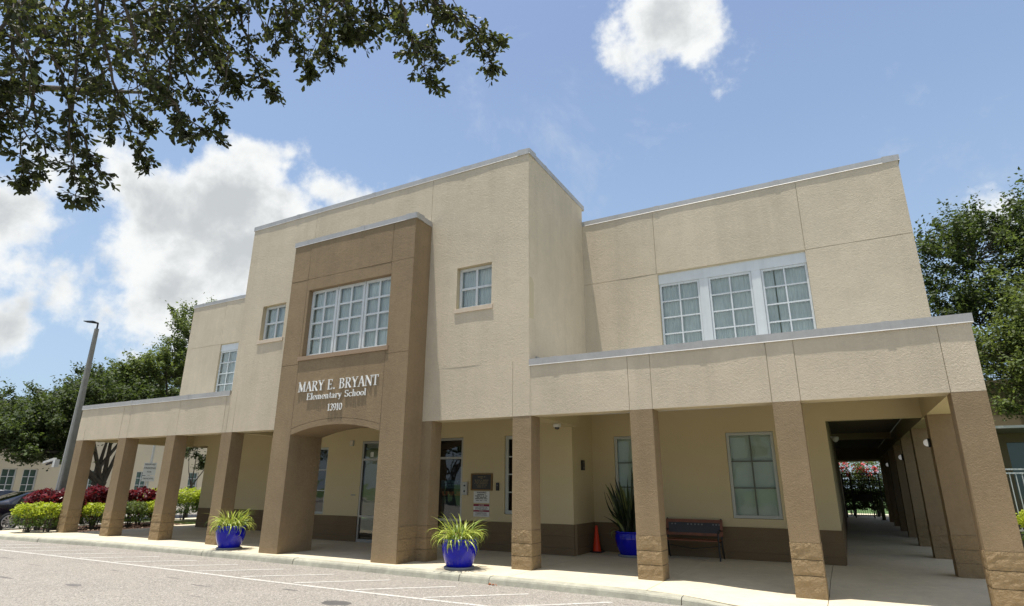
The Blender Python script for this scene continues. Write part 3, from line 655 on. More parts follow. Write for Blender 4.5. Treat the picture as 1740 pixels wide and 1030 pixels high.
# ------------------------------------------------------------------ name sign: raised serif letters
def arc(cx,cy,rx,ry,a0,a1,wt,wn=.045,n=10):
    P=[]
    for i in range(n+1):
        a=math.radians(a0+(a1-a0)*i/n); P.append((cx+rx*math.cos(a),cy+ry*math.sin(a),wn+(wt*.88-wn)*abs(math.cos(a))**1.3))
    return P
K,T=.135,.055
def ln(x0,y0,x1,y1,w): return [(x0,y0,w),(x1,y1,w)]
def sf(x,y,w=.15): return [(x-w,y+(.02 if y<.5 else -.02),.04),(x+w,y+(.02 if y<.5 else -.02),.04)]
GL={'M':(.98,[ln(.14,0,.14,1,T),ln(.14,1,.49,.05,K),ln(.49,.05,.84,1,T),ln(.84,0,.84,1,K),sf(.14,0,.13),sf(.84,0),sf(.12,1,.12),sf(.86,1,.12)]),
'A':(.82,[ln(.4,1,.12,0,T),ln(.4,1,.70,0,K),ln(.2,.34,.6,.34,.05),sf(.12,0,.12),sf(.70,0,.14)]),
'R':(.82,[ln(.2,0,.2,1,K),ln(.2,.97,.42,.97,.05),arc(.40,.745,.20,.225,90,-90,.13),ln(.2,.52,.42,.52,.05),ln(.38,.52,.70,0,.14),sf(.2,0),sf(.16,1,.12),sf(.74,0,.08)]),
'Y':(.78,[ln(.12,1,.40,.42,K),ln(.68,1,.40,.42,T),ln(.40,.45,.40,0,K),sf(.40,0),sf(.12,1,.13),sf(.68,1,.12)]),
'E':(.70,[ln(.2,0,.2,1,K),ln(.08,.975,.62,.975,.05),ln(.2,.52,.48,.52,.05),ln(.08,.025,.64,.025,.05),ln(.61,1,.61,.80,.045),ln(.64,0,.64,.22,.045),ln(.48,.42,.48,.62,.045)]),
'.':(.34,[ln(.13,.07,.27,.07,.14)]),
'B':(.76,[ln(.2,0,.2,1,K),ln(.08,.975,.38,.975,.05),arc(.38,.76,.19,.215,90,-90,.13),ln(.2,.53,.4,.53,.05),arc(.39,.28,.24,.255,90,-90,.14),ln(.08,.025,.40,.025,.05)]),
'N':(.86,[ln(.14,0,.14,1,T),ln(.14,1,.74,.02,K),ln(.74,0,.74,1,T),sf(.14,0,.12),sf(.74,1,.12),sf(.1,1,.08)]),
'T':(.74,[ln(.37,0,.37,1,K),ln(.04,.97,.70,.97,.055),ln(.05,1,.05,.78,.045),ln(.69,1,.69,.78,.045),sf(.37,0)]),
'l':(.30,[ln(.15,0,.15,1.02,.13),sf(.15,0,.12),ln(.04,1.0,.15,1.0,.04)]),
'e':(.54,[arc(.27,.31,.20,.30,0,320,.13),ln(.08,.33,.46,.33,.045)]),
'm':(.90,[ln(.15,0,.15,.62,.13),arc(.30,.42,.13,.19,180,0,.10),ln(.43,0,.43,.44,.13),arc(.58,.42,.13,.19,180,0,.10),ln(.71,0,.71,.44,.13),sf(.15,0,.10),sf(.43,0,.10),sf(.71,0,.10),ln(.04,.60,.15,.60,.04)]),
'n':(.62,[ln(.15,0,.15,.62,.13),arc(.30,.42,.14,.19,180,0,.10),ln(.44,0,.44,.44,.13),sf(.15,0,.10),sf(.44,0,.10),ln(.04,.60,.15,.60,.04)]),
't':(.38,[ln(.17,.12,.17,.82,.12),arc(.27,.13,.10,.11,180,330,.07),ln(.04,.60,.33,.60,.045)]),
'a':(.54,[ln(.38,.08,.38,.44,.13),arc(.25,.44,.13,.16,10,170,.08),arc(.22,.17,.13,.15,70,360,.11),ln(.38,.04,.50,.04,.04)]),
'r':(.44,[ln(.15,0,.15,.62,.13),arc(.30,.44,.14,.15,170,60,.09),sf(.15,0,.11),ln(.04,.60,.15,.60,.04),ln(.34,.52,.40,.56,.11)]),
'y':(.56,[ln(.10,.62,.30,.02,.12),ln(.48,.62,.22,-.24,.05),ln(.12,-.22,.24,-.26,.08),sf(.10,.6,.09),sf(.48,.6,.08)]),
'S':(.62,[arc(.31,.745,.20,.225,30,270,.12),arc(.31,.27,.22,.25,90,-150,.14),ln(.52,.98,.52,.74,.04),ln(.09,.02,.09,.27,.04)]),
'c':(.52,[arc(.27,.31,.20,.30,50,320,.13),ln(.38,.52,.44,.5,.1)]),
'h':(.62,[ln(.15,0,.15,1.02,.13),arc(.30,.42,.14,.19,180,0,.10),ln(.44,0,.44,.44,.13),sf(.15,0,.10),sf(.44,0,.10),ln(.04,1.0,.15,1.0,.04)]),
'o':(.56,[arc(.28,.31,.20,.29,0,360,.13,n=16)]),
'1':(.42,[ln(.22,0,.22,1,.13),ln(.08,.86,.22,.98,.05),sf(.22,0,.14)]),
'3':(.54,[arc(.25,.75,.17,.22,150,-90,.11),arc(.25,.27,.20,.26,90,-150,.13)]),
'9':(.56,[arc(.28,.68,.19,.29,0,360,.13,n=16),[(.47,.68,.12),(.44,.35,.10),(.30,.10,.08),(.14,.02,.06)]]),
'0':(.58,[arc(.29,.5,.20,.47,0,360,.13,n=18)])}
sg=thing('name_sign','raised white serif letters spelling the school name and number on the tan tower','sign',(-7.7,TF,3.35))
def word(s,x0,x1,z0,h,y=TF-.006,dep=.018):
    tot=sum(GL[c][0] if c!=' ' else .42 for c in s); kx=(x1-x0)/(tot*h); x=x0
    for c in s:
        if c==' ': x+=.42*h*kx; continue
        wd,st=GL[c]; q=MB()
        for si,P in enumerate(st):
            yy=y-dep-.0006*si
            for (ax_,az,aw),(bx,bz,bw) in zip(P,P[1:]):
                d=Vector((bx-ax_,bz-az)); 
                if d.length<1e-6: continue
                d.normalize(); n=Vector((-d.y,d.x)); ex=d*.012
                def pt(px,pz,w_,s_,e_): return (x+(px+n.x*w_/2*s_+e_*ex.x)*h*kx, z0+(pz+n.y*w_/2*s_+e_*ex.y)*h)
                p=[pt(ax_,az,aw,-1,-1),pt(bx,bz,bw,-1,1),pt(bx,bz,bw,1,1),pt(ax_,az,aw,1,-1)]
                yk=yy-.0001*P.index((ax_,az,aw))
                q.hexa([(a,yk,b) for a,b in p]+[(a,y,b) for a,b in p])
        o=q.build('letter',m_letter,sg); x+=wd*h*kx
word('MARY E. BRYANT',-9.05,-6.36,3.885,.25); word('Elementary School',-8.72,-6.72,3.665,.165); word('13910',-7.95,-7.46,3.355,.17)
# ------------------------------------------------------------------ wall fixtures
def bxo(name,m,parent,*a): q=MB(); q.box(*a); return q.build(name,m,parent)
pl=thing('dedication_plaque','black plaque with a bronze frame on the shaded wall right of the entrance','plaque',(-5.51,2.74,1.7))
bxo('plate',m_dark,pl,-5.81,-5.22,2.722,2.748,1.51,1.89)
for a in ((-5.85,-5.81,1.48,1.92),(-5.22,-5.18,1.48,1.92),(-5.81,-5.22,1.48,1.51),(-5.81,-5.22,1.89,1.92)): bxo('frame',m_bronze,pl,a[0],a[1],2.712,2.748,a[2],a[3])
for i,(z,w_,h) in enumerate([(1.83,.12,.03),(1.79,.03,.02),(1.745,.22,.026),(1.70,.2,.026),(1.665,.22,.022),(1.62,.17,.022),(1.57,.13,.022)]): inkline(-5.515-w_,-5.515+w_,z,h,2.7215,m_inkb,pl,40+i)
s1=thing('warning_sign','white warning sign fixed below the black plaque','sign',(-5.51,2.74,1.3))
bxo('plate',m_signw,s1,-5.76,-5.27,2.738,2.748,1.165,1.46)
text('WARNING',.062,(-5.515,2.7355,1.425),m_ink,s1)
for i,(z,w_) in enumerate([(1.375,.13),(1.34,.2),(1.305,.15),(1.27,.2),(1.225,.17)]): inkline(-5.515-w_,-5.515+w_,z,.026,2.7375,m_ink if i<4 else m_inkg,s1,60+i)
s2=thing('notice_sign','white sign with two maroon header bands, lowest on the wall below the plaque','sign',(-5.51,2.74,1.0))
bxo('plate',m_signw,s2,-5.76,-5.27,2.738,2.748,.82,1.135)
bxo('header_band',m_signr,s2,-5.76,-5.27,2.735,2.7375,1.078,1.135); bxo('header_band',m_signr,s2,-5.76,-5.27,2.735,2.7375,.94,.985)
text('NOTICE',.045,(-5.515,2.733,1.105),m_signw,s2); text('NOTICE',.035,(-5.515,2.733,.962),m_signw,s2)
for i,(z,w_) in enumerate([(1.055,.18),(1.03,.2),(1.005,.19),(.915,.18),(.89,.17),(.86,.19)]): inkline(-5.515-w_,-5.515+w_,z,.018,2.7375,m_inkg,s2,80+i)
ic=thing('intercom','pale metal intercom panel beside the glass entrance','intercom',(-6.02,2.74,1.5))
bxo('housing',m_alu,ic,-6.11,-5.95,2.69,2.748,1.36,1.70); bxo('face_plate',m_white_in,ic,-6.095,-5.965,2.684,2.6899,1.375,1.685)
q=MB(); q.lathe([(0,.0),(.022,.0),(.022,.02),(0,.02)],(0,0,0),12); q.v=[(-6.03+v[0],2.683-v[2],1.60+v[1]) for v in q.v]; q.build('speaker_port',m_dark,ic)
bxo('button',m_dark,ic,-6.055,-6.005,2.676,2.6839,1.44,1.48)
kp=thing('card_reader','small black card reader right of the plaque','card reader',(-5.0,2.74,1.55)); q=MB()
q.box(-5.055,-4.975,2.70,2.748,1.48,1.68); q.build('housing',m_dark,kp); bxo('lens',m_inkg,kp,-5.03,-5.0,2.695,2.6999,1.60,1.63)
kq=thing('door_controller','black keypad box mounted high on the inner side wall near the cone','keypad',(-2.86,3.38,2.1)); bxo('housing',m_dark,kq,-2.868,-2.82,3.30,3.46,2.0,2.25); bxo('indicator',m_inkg,kq,-2.8199,-2.815,3.36,3.39,2.17,2.2); bxo('grille',m_inkg,kq,-2.8199,-2.815,3.35,3.41,2.04,2.08)
dm=thing('dome_camera','white dome security camera hanging under the beam by the entrance','security camera',(-2.86,1.83,3.05))
MB().lathe([(0,.0),(.085,.0),(.095,-.03),(.095,-.07),(.07,-.085),(0,-.085)],(-2.86,1.83,3.05),20).build('housing',m_signw,dm)
MB().lathe([(.062,-.08),(.058,-.11),(.04,-.135),(0,-.145)],(-2.86,1.83,3.05),16).build('dome',mat('smoked_dome',(.02,.015,.018),.1,coat=1),dm)
bxl=thing('entry_sounder','small pale box fixed high on the wall left of the glass entrance','alarm box',(-10.27,2.74,2.84)); q=MB(); q.box(-10.34,-10.20,2.70,2.748,2.76,2.92); q.build('housing',m_white_in,bxl); bxo('grille',m_sill,bxl,-10.32,-10.22,2.695,2.6999,2.78,2.90)
pb=thing('wall_plate','small dark slotted plate on the wall left of the glass entrance','wall plate',(-10.1,2.74,1.3)); bxo('plate',m_alu,pb,-10.16,-9.99,2.735,2.748,1.29,1.33); bxo('slot',m_dark,pb,-10.14,-10.01,2.731,2.7349,1.305,1.315)
# bulkhead lights on the corridor columns
for n_,(yy,lab) in enumerate([(3.58,'oval white bulkhead light on the corridor column nearest the front'),(10.6,'oval white bulkhead light deeper in the corridor'),(17.6,'oval white bulkhead light farthest down the dark corridor')]):
    t=thing('bulkhead_light',lab,'wall light',(4.72,yy,2.5),'bulkhead lights along the corridor')
    q=MB(); q.lathe([(0,-.02),(.10,-.02),(.10,.03),(0,.03)],(0,0,0),16); q.v=[(4.728-.02-v[2],yy+v[0]*.62,2.5+v[1]*.9) for v in q.v]; q.build('base',m_dark,t)
    q=MB(); q.lathe([(.085,0),(.075,.04),(.045,.07),(0,.08)],(0,0,0),16); q.v=[(4.68-v[2],yy+v[0]*.55,2.5+v[1]*.9) for v in q.v]; q.build('diffuser',m_lamp,t)
t=thing('dome_camera','white dome camera on the corridor wall just inside the opening','security camera',(2.87,9.4,3.1))
MB().lathe([(0,.09),(.09,.09),(.10,.05),(.09,.0),(.05,-.06),(0,-.08)],(2.98,9.4,3.0),16).build('housing',m_signw,t); bxo('bracket',m_signw,t,2.861,2.98,9.36,9.44,3.06,3.1)
# ------------------------------------------------------------------ planters
def blade_mesh(L,w,lift,droop,nseg=7,fold=.25,twist=0):
    """arching strap leaf starting at the origin, going +x"""
    vs=[];fs=[];x=z=0;a=lift
    for i in range(nseg+1):
        t=i/nseg; wd=w*(math.sin(math.pi*min(1,.25+t*.75))**.8 if t<1 else .03)*(1 if t<.6 else (1-t)/.4*.9+.1)
        y0=wd/2; vs+=[(x,-y0,z+y0*fold),(x,0,z),(x,y0,z+y0*fold)]
        if i: b=3*i; fs+=[(b-3,b,b+1,b-2),(b-2,b+1,b+2,b-1)]
        x+=L/nseg*math.cos(a); z+=L/nseg*math.sin(a); a-=droop/nseg*(1+t)
    me=bpy.data.meshes.new('leaf'); me.from_pydata(vs,[],fs); me.polygons.foreach_set('use_smooth',[True]*len(fs)); me.update(); return me
BL=[blade_mesh(.52,.019,1.25,2.5),blade_mesh(.48,.021,1.0,2.9),blade_mesh(.55,.016,1.35,1.1),blade_mesh(.42,.021,.75,2.6),blade_mesh(.46,.018,1.25,3.4),blade_mesh(.40,.022,.35,2.3)]
for b in BL: b.materials.append(m_blade)
m_dead=leafmat('dead_blade',(.33,.25,.12),(.25,.18,.08),.3,.6,obj=True)
BD=[b.copy() for b in (BL[4],BL[5],BL[1])]
for b in BD: b.materials.clear(); b.materials.append(m_dead)
m_bladeg=leafmat('green_blade',(.16,.24,.05),(.18,.26,.04),.35,.35,obj=True)
BG=[b.copy() for b in BL]
for b in BG: b.materials.clear(); b.materials.append(m_bladeg)
def pot(name,label,loc,s=1.0):
    t=thing(name,label,'potted plant',loc)
    x,y,z=loc
    MB().lathe([(0,0),(.30*s,0),(.315*s,.03),(.30*s,.05),(.27*s,.045),(0,.04)],(x,y,z+.002),40).build('saucer',m_saucer,t)
    pr=[(0,.045),(.245,.045),(.262,.06),(.30,.15),(.338,.26),(.358,.36),(.362,.44),(.352,.50),(.340,.525),(.352,.535),(.362,.55),(.360,.568),(.345,.575),(.325,.568),(.315,.54),(.32,.45),(0,.45)]
    MB().lathe([(r*s,h) for r,h in pr],(x,y,z),44).build('pot',m_pot,t)
    MB().lathe([(.322*s,.515),(.2*s,.525),(0,.53)],(x,y,z),20).build('soil',m_soil,t)
    return t
def put(me,name,parent,loc,rot,sc_=(1,1,1),label=None):
    o=bpy.data.objects.new(name,me); C.objects.link(o); o.parent=parent; o.location=loc; o.rotation_euler=rot; o.scale=sc_
    return o
def grass_pot(name,label,loc,n,seed):
    r=random.Random(seed); t=pot(name,label,loc)
    for i in range(n):
        a=r.uniform(0,6.283); rad=(r.random()**.6)*.30; k=r.choice([0,0,1,1,2,2,3,4,4,5,5]) 
        if rad<.12: k=r.choice([0,2,2,4])
        s=r.uniform(.72,1.28)
        put(BD[i%3] if i%17==0 else (BG[k] if i%3==0 else BL[k]),'leaf',t,(math.cos(a)*rad,math.sin(a)*rad,.52+r.uniform(-.01,.04)),(r.uniform(-.45,.45),r.uniform(-.35,.2),a+r.uniform(-.9,.9)),(s*1.18,s*r.uniform(.8,1.3),s))
    return t
grass_pot('potted_plant','blue glazed pot of striped yellow-green grass in front of the fourth column',(-11.15,-.50,0),290,1)
grass_pot('potted_plant','blue glazed pot of striped yellow-green grass by the right leg of the tan tower',(-4.02,-.52,0),290,2)
sp_=pot('potted_snake_plant','blue pot of tall dark snake plants in the shade behind the column',(-1.68,3.42,0),1.02)
def sword(L,w,bend,ph):
    vs=[];fs=[];n=8
    for i in range(n+1):
        t=i/n; wd=w*min(1,.45+t*1.6)*(1 if t<.65 else math.cos((t-.65)/.35*math.pi/2)); a=ph+t*1.2
        c=(bend*t*t*L,.02*math.sin(t*5+ph),t*L); vs+=[(c[0]-math.sin(a)*wd/2,c[1]-math.cos(a)*wd/2,c[2]),(c[0]+.012,c[1],c[2]),(c[0]+math.sin(a)*wd/2,c[1]+math.cos(a)*wd/2,c[2])]
        if i: b=3*i; fs+=[(b-3,b,b+1,b-2),(b-2,b+1,b+2,b-1)]
    me=bpy.data.meshes.new('leaf'); me.from_pydata(vs,[],fs); me.polygons.foreach_set('use_smooth',[True]*len(fs)); me.update(); return me
SW=[sword(1.35,.06,.12,0),sword(1.15,.07,.2,1),sword(.95,.07,.3,2),sword(1.5,.055,.05,3),sword(.8,.06,.5,1.5)]
for i,b in enumerate(SW): b.materials.append(m_blade2)
SP=[m.copy() for m in SW]
for b in SP: b.materials.clear(); b.materials.append(m_blade3)
r=random.Random(9)
for i in range(64):
    a=r.uniform(0,6.283); rad=r.random()**.6*.26; s=r.uniform(.55,1.05)
    put(r.choice(SP if i%4==0 else SW),'leaf',sp_,(math.cos(a)*rad,math.sin(a)*rad,.5),(r.uniform(-.12,.12),r.uniform(-.05,.15),a+r.uniform(-.5,.5)),(1,1.1,s))
pb1=[blade_mesh(.6,.07,1.1,3.4),blade_mesh(.45,.08,.9,3.4)]
for b in pb1: b.materials.append(m_blade3)
put(pb1[0],'leaf',sp_,(-.2,-.1,.5),(0,0,3.5)); put(pb1[1],'leaf',sp_,(-.22,-.15,.5),(0,0,3.9)); put(SW[4],'leaf',sp_,(-.2,-.05,.75),(0,-1.0,.2),(1,1,.9))
# ------------------------------------------------------------------ cone
cn=thing('traffic_cone','small orange traffic cone standing in the dark corner by the snake plant','traffic cone',(-2.72,3.86,0))
bxo('base',m_dark,cn,-2.87,-2.57,3.71,4.01,.003,.035)
MB().lathe([(.115,.035),(.10,.06),(.03,.62),(.022,.64),(.014,.64),(.014,.60)],(-2.72,3.86,0),24).build('cone_body',m_orange,cn)
# ------------------------------------------------------------------ bench
bn=thing('park_bench','wooden park bench with black iron legs and a dark lettered back panel','bench',(-.27,3.75,0))
bx0,bx1=-.93,.40
# seat slats
for i in range(5): bxo('seat_slat',m_wood,bn,bx0+.03,bx1-.03,3.50+i*.085,3.57+i*.085,.405,.43)
# back: framed panel, leaning
def lean(q,y0=3.90,z0=.42,k=.18): q.v=[(v[0],v[1]+(v[2]-z0)*k,v[2]) for v in q.v]; return q
q=MB(); q.box(bx0,bx1,3.88,3.91,.79,.86); lean(q).build('back_rail',m_wood,bn)
q=MB(); q.box(bx0,bx1,3.88,3.91,.50,.56); lean(q).build('back_rail',m_wood,bn)
q=MB(); q.box(bx0,bx0+.06,3.881,3.909,.56,.79); lean(q).build('back_stile',m_wood,bn)
q=MB(); q.box(bx1-.06,bx1,3.881,3.909,.56,.79); lean(q).build('back_stile',m_wood,bn)
q=MB(); q.box(bx0+.06,bx1-.06,3.89,3.905,.56,.79); pn=lean(q).build('back_panel',m_dark,bn)
for i,x in enumerate((-.42,-.34,-.25,-.17,-.09,.17,.24,.31,-.80,-.72)):
    q=MB(); q.box(x,x+.035,3.886,3.8899,.735,.765); lean(q).build('panel_lettering',m_inkg,bn)
for x in (bx0+.01,bx1-.06):
    q=MB()
    q.tube([(x+.025,3.49,.0),(x+.025,3.51,.06),(x+.025,3.47,.25),(x+.025,3.50,.40)],.019,8); q.build('front_leg',m_dark,bn)
    q=MB(); q.tube([(x+.025,4.04,.0),(x+.025,3.98,.05),(x+.025,3.90,.25),(x+.025,3.90,.42),(x+.025,3.99,.88)],.019,8); q.build('rear_leg',m_dark,bn)
    q=MB(); q.tube([(x+.025,3.49,.39),(x+.025,3.92,.39)],.016,6); q.tube([(x+.025,3.49,.40),(x+.025,3.46,.55),(x+.025,3.55,.63),(x+.025,3.75,.64),(x+.025,3.93,.62)],.017,8); q.build('armrest',m_dark,bn)
q=MB(); q.tube([(bx0+.03,3.75,.30),(-.27,3.75,.22),(bx1-.03,3.75,.30)],.009,6); q.build('brace',m_dark,bn)
# ------------------------------------------------------------------ gate and corridor end
gt=thing('metal_gate','black metal barred gate closing the far end of the corridor','gate',(3.8,28.2,0))
for z in (.12,2.32,1.95): bxo('rail',m_dark,gt,2.90,4.70,28.18,28.22,z,z+.05)
for i in range(17): bxo('picket',m_dark,gt,2.93+i*.108,2.948+i*.108,28.19,28.21,.17,2.32)
for x in (2.87,3.28,4.18,4.66): bxo('post',m_dark,gt,x,x+.06,28.16,28.24,0,2.36)
bxo('lock_panel',m_dark2,gt,3.34,4.18,28.165,28.18,.85,1.25)
bo=thing('bollard','slim olive bollard beside the far gate','bollard',(4.55,26.2,0)); MB().lathe([(0,0),(.085,0),(.085,1.0),(.06,1.06),(0,1.08)],(4.55,26.2,0),14).build('post',mat('olive_post',(.09,.11,.05),.7),bo); MB().lathe([(.0,0),(.15,0),(.15,.02),(0,.025)],(4.55,26.2,.001),14).build('base_plate',m_dark,bo)
# ------------------------------------------------------------------ street light, sign pole
lp=thing('street_lamp','tall tapered concrete lamp post with a small flat lamp head left of the building','street lamp',(-22.9,.85,0))
def ptaper(q,x,y,z0,z1,w0,w1): 
    a,b=w0/2,w1/2; c=.28
    P=lambda w_,z:[(x-w_,y-w_*(1-c),z),(x-w_*(1-c),y-w_,z),(x+w_*(1-c),y-w_,z),(x+w_,y-w_*(1-c),z),(x+w_,y+w_*(1-c),z),(x+w_*(1-c),y+w_,z),(x-w_*(1-c),y+w_,z),(x-w_,y+w_*(1-c),z)]
    q.add(P(a,z0)+P(b,z1),[(i,(i+1)%8,(i+1)%8+8,i+8) for i in range(8)]+[tuple(range(8,16))])
q=MB(); ptaper(q,-22.9,.85,-.15,7.62,.27,.13); q.build('pole',m_gal,lp)
q=MB(); q.tube([(-22.9,.85,7.60),(-22.9,.85,7.86)],.035,8); q.tube([(-22.9,.85,7.86),(-23.02,.80,7.90)],.03,8); q.build('neck',m_dark,lp)
q=MB(); 
for (a,b) in (((-23.0,.79),(-23.42,.62)),): 
    d=Vector((b[0]-a[0],b[1]-a[1],0)).normalized(); n=Vector((-d.y,d.x,0))*.13; z=7.86
    q.hexa([(a[0]-n.x,a[1]-n.y,z),(b[0]-n.x*.8,b[1]-n.y*.8,z+.06),(b[0]+n.x*.8,b[1]+n.y*.8,z+.06),(a[0]+n.x,a[1]+n.y,z),(a[0]-n.x,a[1]-n.y,z+.07),(b[0]-n.x*.8,b[1]-n.y*.8,z+.09),(b[0]+n.x*.8,b[1]+n.y*.8,z+.09),(a[0]+n.x,a[1]+n.y,z+.07)])
q.build('lamp_head',m_dark,lp)
q=MB(); q.tube([(-23.06,.73,0),(-23.03,.76,2.7),(-22.98,.80,6)],.025,6); q.build('conduit',m_pale,lp)
cm=thing('pole_camera','white box security camera with sunshield bracketed to the lamp post','security camera',(-23.2,.6,2.4))
bxo('junction_box',m_pale,cm,-23.25,-23.09,.52,.68,2.18,2.46)
q=MB(); q.hexa([(-23.62,.36,2.30),(-23.22,.52,2.42),(-23.26,.64,2.42),(-23.66,.48,2.30),(-23.62,.36,2.38),(-23.22,.52,2.52),(-23.26,.64,2.52),(-23.66,.48,2.38)]); q.build('sunshield',m_signw,cm)
q=MB(); q.tube([(-23.50,.44,2.27),(-23.25,.55,2.36)],.035,10); q.build('camera_body',m_dark,cm)
ps=thing('sign_post','slim white post carrying two small white parking signs behind the columns','sign post',(-26.95,6.5,0))
q=MB(); q.tube([(-27,6.5,-.14),(-27,6.5,3.6)],.055,10); q.build('post',m_pale,ps)
def facing(q,c,ang):
    ca,sa=math.cos(ang),math.sin(ang); q.v=[(c[0]+v[0]*ca-v[1]*sa,c[1]+v[0]*sa+v[1]*ca,c[2]+v[2]) for v in q.v]; return q
AN=math.radians(60)
q=MB(); q.box(-.27,.27,-.012,0,.0,.60); facing(q,(-26.92,6.43,1.98),AN).build('sign_plate',m_signw,ps)
q=MB(); q.box(-.27,.27,-.012,0,.0,.25); facing(q,(-26.92,6.43,1.70),AN).build('sign_plate',m_signw,ps)
nx=Vector((math.sin(AN),-math.cos(AN),0))
for i,(s_,sz,z) in enumerate([('RESERVED',.10,2.50),('PARKING',.12,2.32),('FOR',.10,2.14),('PRINCIPAL',.095,1.83)]):
    c=Vector((-26.92,6.43,z))+nx*.016; text(s_,sz,c,m_ink,ps,rz=AN)
# ------------------------------------------------------------------ cars
def car(name,label,loc,ang,paint):
    t=thing(name,label,'car',loc); ca,sa=math.cos(ang),math.sin(ang)
    def tr(q): q.v=[(loc[0]+v[0]*ca-v[1]*sa,loc[1]+v[0]*sa+v[1]*ca,loc[2]+v[2]) for v in q.v]; return q
    # stations along the length (x), z sill, z belt, z roof, half width
    st=[(-2.35,.45,.80,.86,.60),(-2.28,.30,.95,.98,.78),(-1.9,.24,1.00,1.05,.88),(-1.5,.22,.98,1.14,.91),(-.9,.22,.96,1.38,.92),(-.3,.22,.95,1.46,.92),(.3,.22,.94,1.45,.92),(.8,.22,.93,1.34,.92),(1.35,.22,.92,1.04,.91),(1.6,.22,.88,.93,.89),(2.0,.26,.78,.82,.84),(2.3,.32,.66,.69,.72),(2.4,.42,.58,.60,.55)]
    vs=[];fs=[];mi=[]
    for x,s,b,rf,w_ in st:
        ins=.12+.35*max(0,rf-b-.05); wr=w_-ins if rf-b>.08 else w_-.10
        half=[(w_*.90,s),(w_*.985,s+.12),(w_,(s+b)/2),(w_*.985,b-.06),(w_*.95,b),(wr,rf-.05),(wr*.85,rf-.01),(wr*.4,rf)]
        vs+=[(x,-a,z) for a,z in half]+[(x,a,z) for a,z in reversed(half)]
    N=16
    for i in range(len(st)-1):
        for k in range(N-1):
            fs.append((i*N+k,(i+1)*N+k,(i+1)*N+k+1,i*N+k+1))
            g=0
            tall=(st[i][3]-st[i][2]>.1 or st[i+1][3]-st[i+1][2]>.1)
            if k in (4,10) and tall and 3<=i<=7: g=1
            if k in (5,6,7,8,9) and (i in (3,) or i in (7,)) : g=1
            if k in (6,7,8) and i in (2,): g=1
            mi.append(g)
    fs+=[tuple(range(N)),tuple(reversed(range((len(st)-1)*N,len(st)*N)))]; mi+=[0,0]
    q=MB(); q.v=vs;q.f=fs;q.mi=mi;q.sm=[True]*len(fs); tr(q)
    b=q.build('body',[paint,m_carg],t); b.data.set_sharp_from_angle(angle=math.radians(38))
    for sx in (-1.42,1.38):
        for sy in (-1,1):
            q=MB(); q.lathe([(.20,-.11),(.31,-.11),(.335,-.08),(.335,.08),(.31,.11),(.20,.11)],(0,0,0),28); q.v=[(sx+v[0],sy*.83+v[2],.335+v[1]) for v in q.v]; w_=tr(q).build('wheel',m_tyre,t)
            q=MB(); q.lathe([(.0,.05),(.05,.06),(.06,.03),(.06,.0)],(0,0,0),14); q.lathe([(.205,.085),(.228,.10),(.235,.08),(.20,.02)],(0,0,0),28)
            for k in range(10):
                a=k*math.pi/5; u=Vector((math.cos(a),math.sin(a))); n=Vector((-u.y,u.x))*.016
                q.hexa([(u.x*.04-n.x,u.y*.04-n.y,.03),(u.x*.215-n.x*1.6,u.y*.215-n.y*1.6,.05),(u.x*.215+n.x*1.6,u.y*.215+n.y*1.6,.05),(u.x*.04+n.x,u.y*.04+n.y,.03),(u.x*.04-n.x,u.y*.04-n.y,.06),(u.x*.215-n.x*1.6,u.y*.215-n.y*1.6,.09),(u.x*.215+n.x*1.6,u.y*.215+n.y*1.6,.09),(u.x*.04+n.x,u.y*.04+n.y,.06)])
            q.v=[(sx+v[0],sy*(.83+v[2]+.025),.335+v[1]) for v in q.v]; tr(q).build('rim',m_rim,w_)
    for sy in (-1,1):
        q=MB(); q.hexa([(-2.33,sy*.50,.80),(-2.33,sy*.74,.80),(-1.98,sy*.895,.84),(-2.1,sy*.6,.84),(-2.30,sy*.50,.93),(-2.30,sy*.75,.93),(-1.96,sy*.895,.95),(-2.1,sy*.6,.93)]); tr(q).build('tail_lamp',m_tail,t)
        q=MB(); q.box(.75,.95,sy*.93-.07,sy*.93+.07,.93,1.06); tr(q).build('mirror',paint,t)
        for xx in (-.3,.75): q=MB(); q.box(xx,xx+.012,sy*.921-.004,sy*.921+.004,.35,.93); tr(q).build('door_seam',m_dark,t)
    return t
car('parked_car','black sedan parked beyond the hedge at the left edge',(-25.58,1.58,-.13),math.pi/2,m_car)
car('parked_car','white car roof just showing behind the black sedan',(-29.6,1.4,-.13),math.pi/2,m_carw)
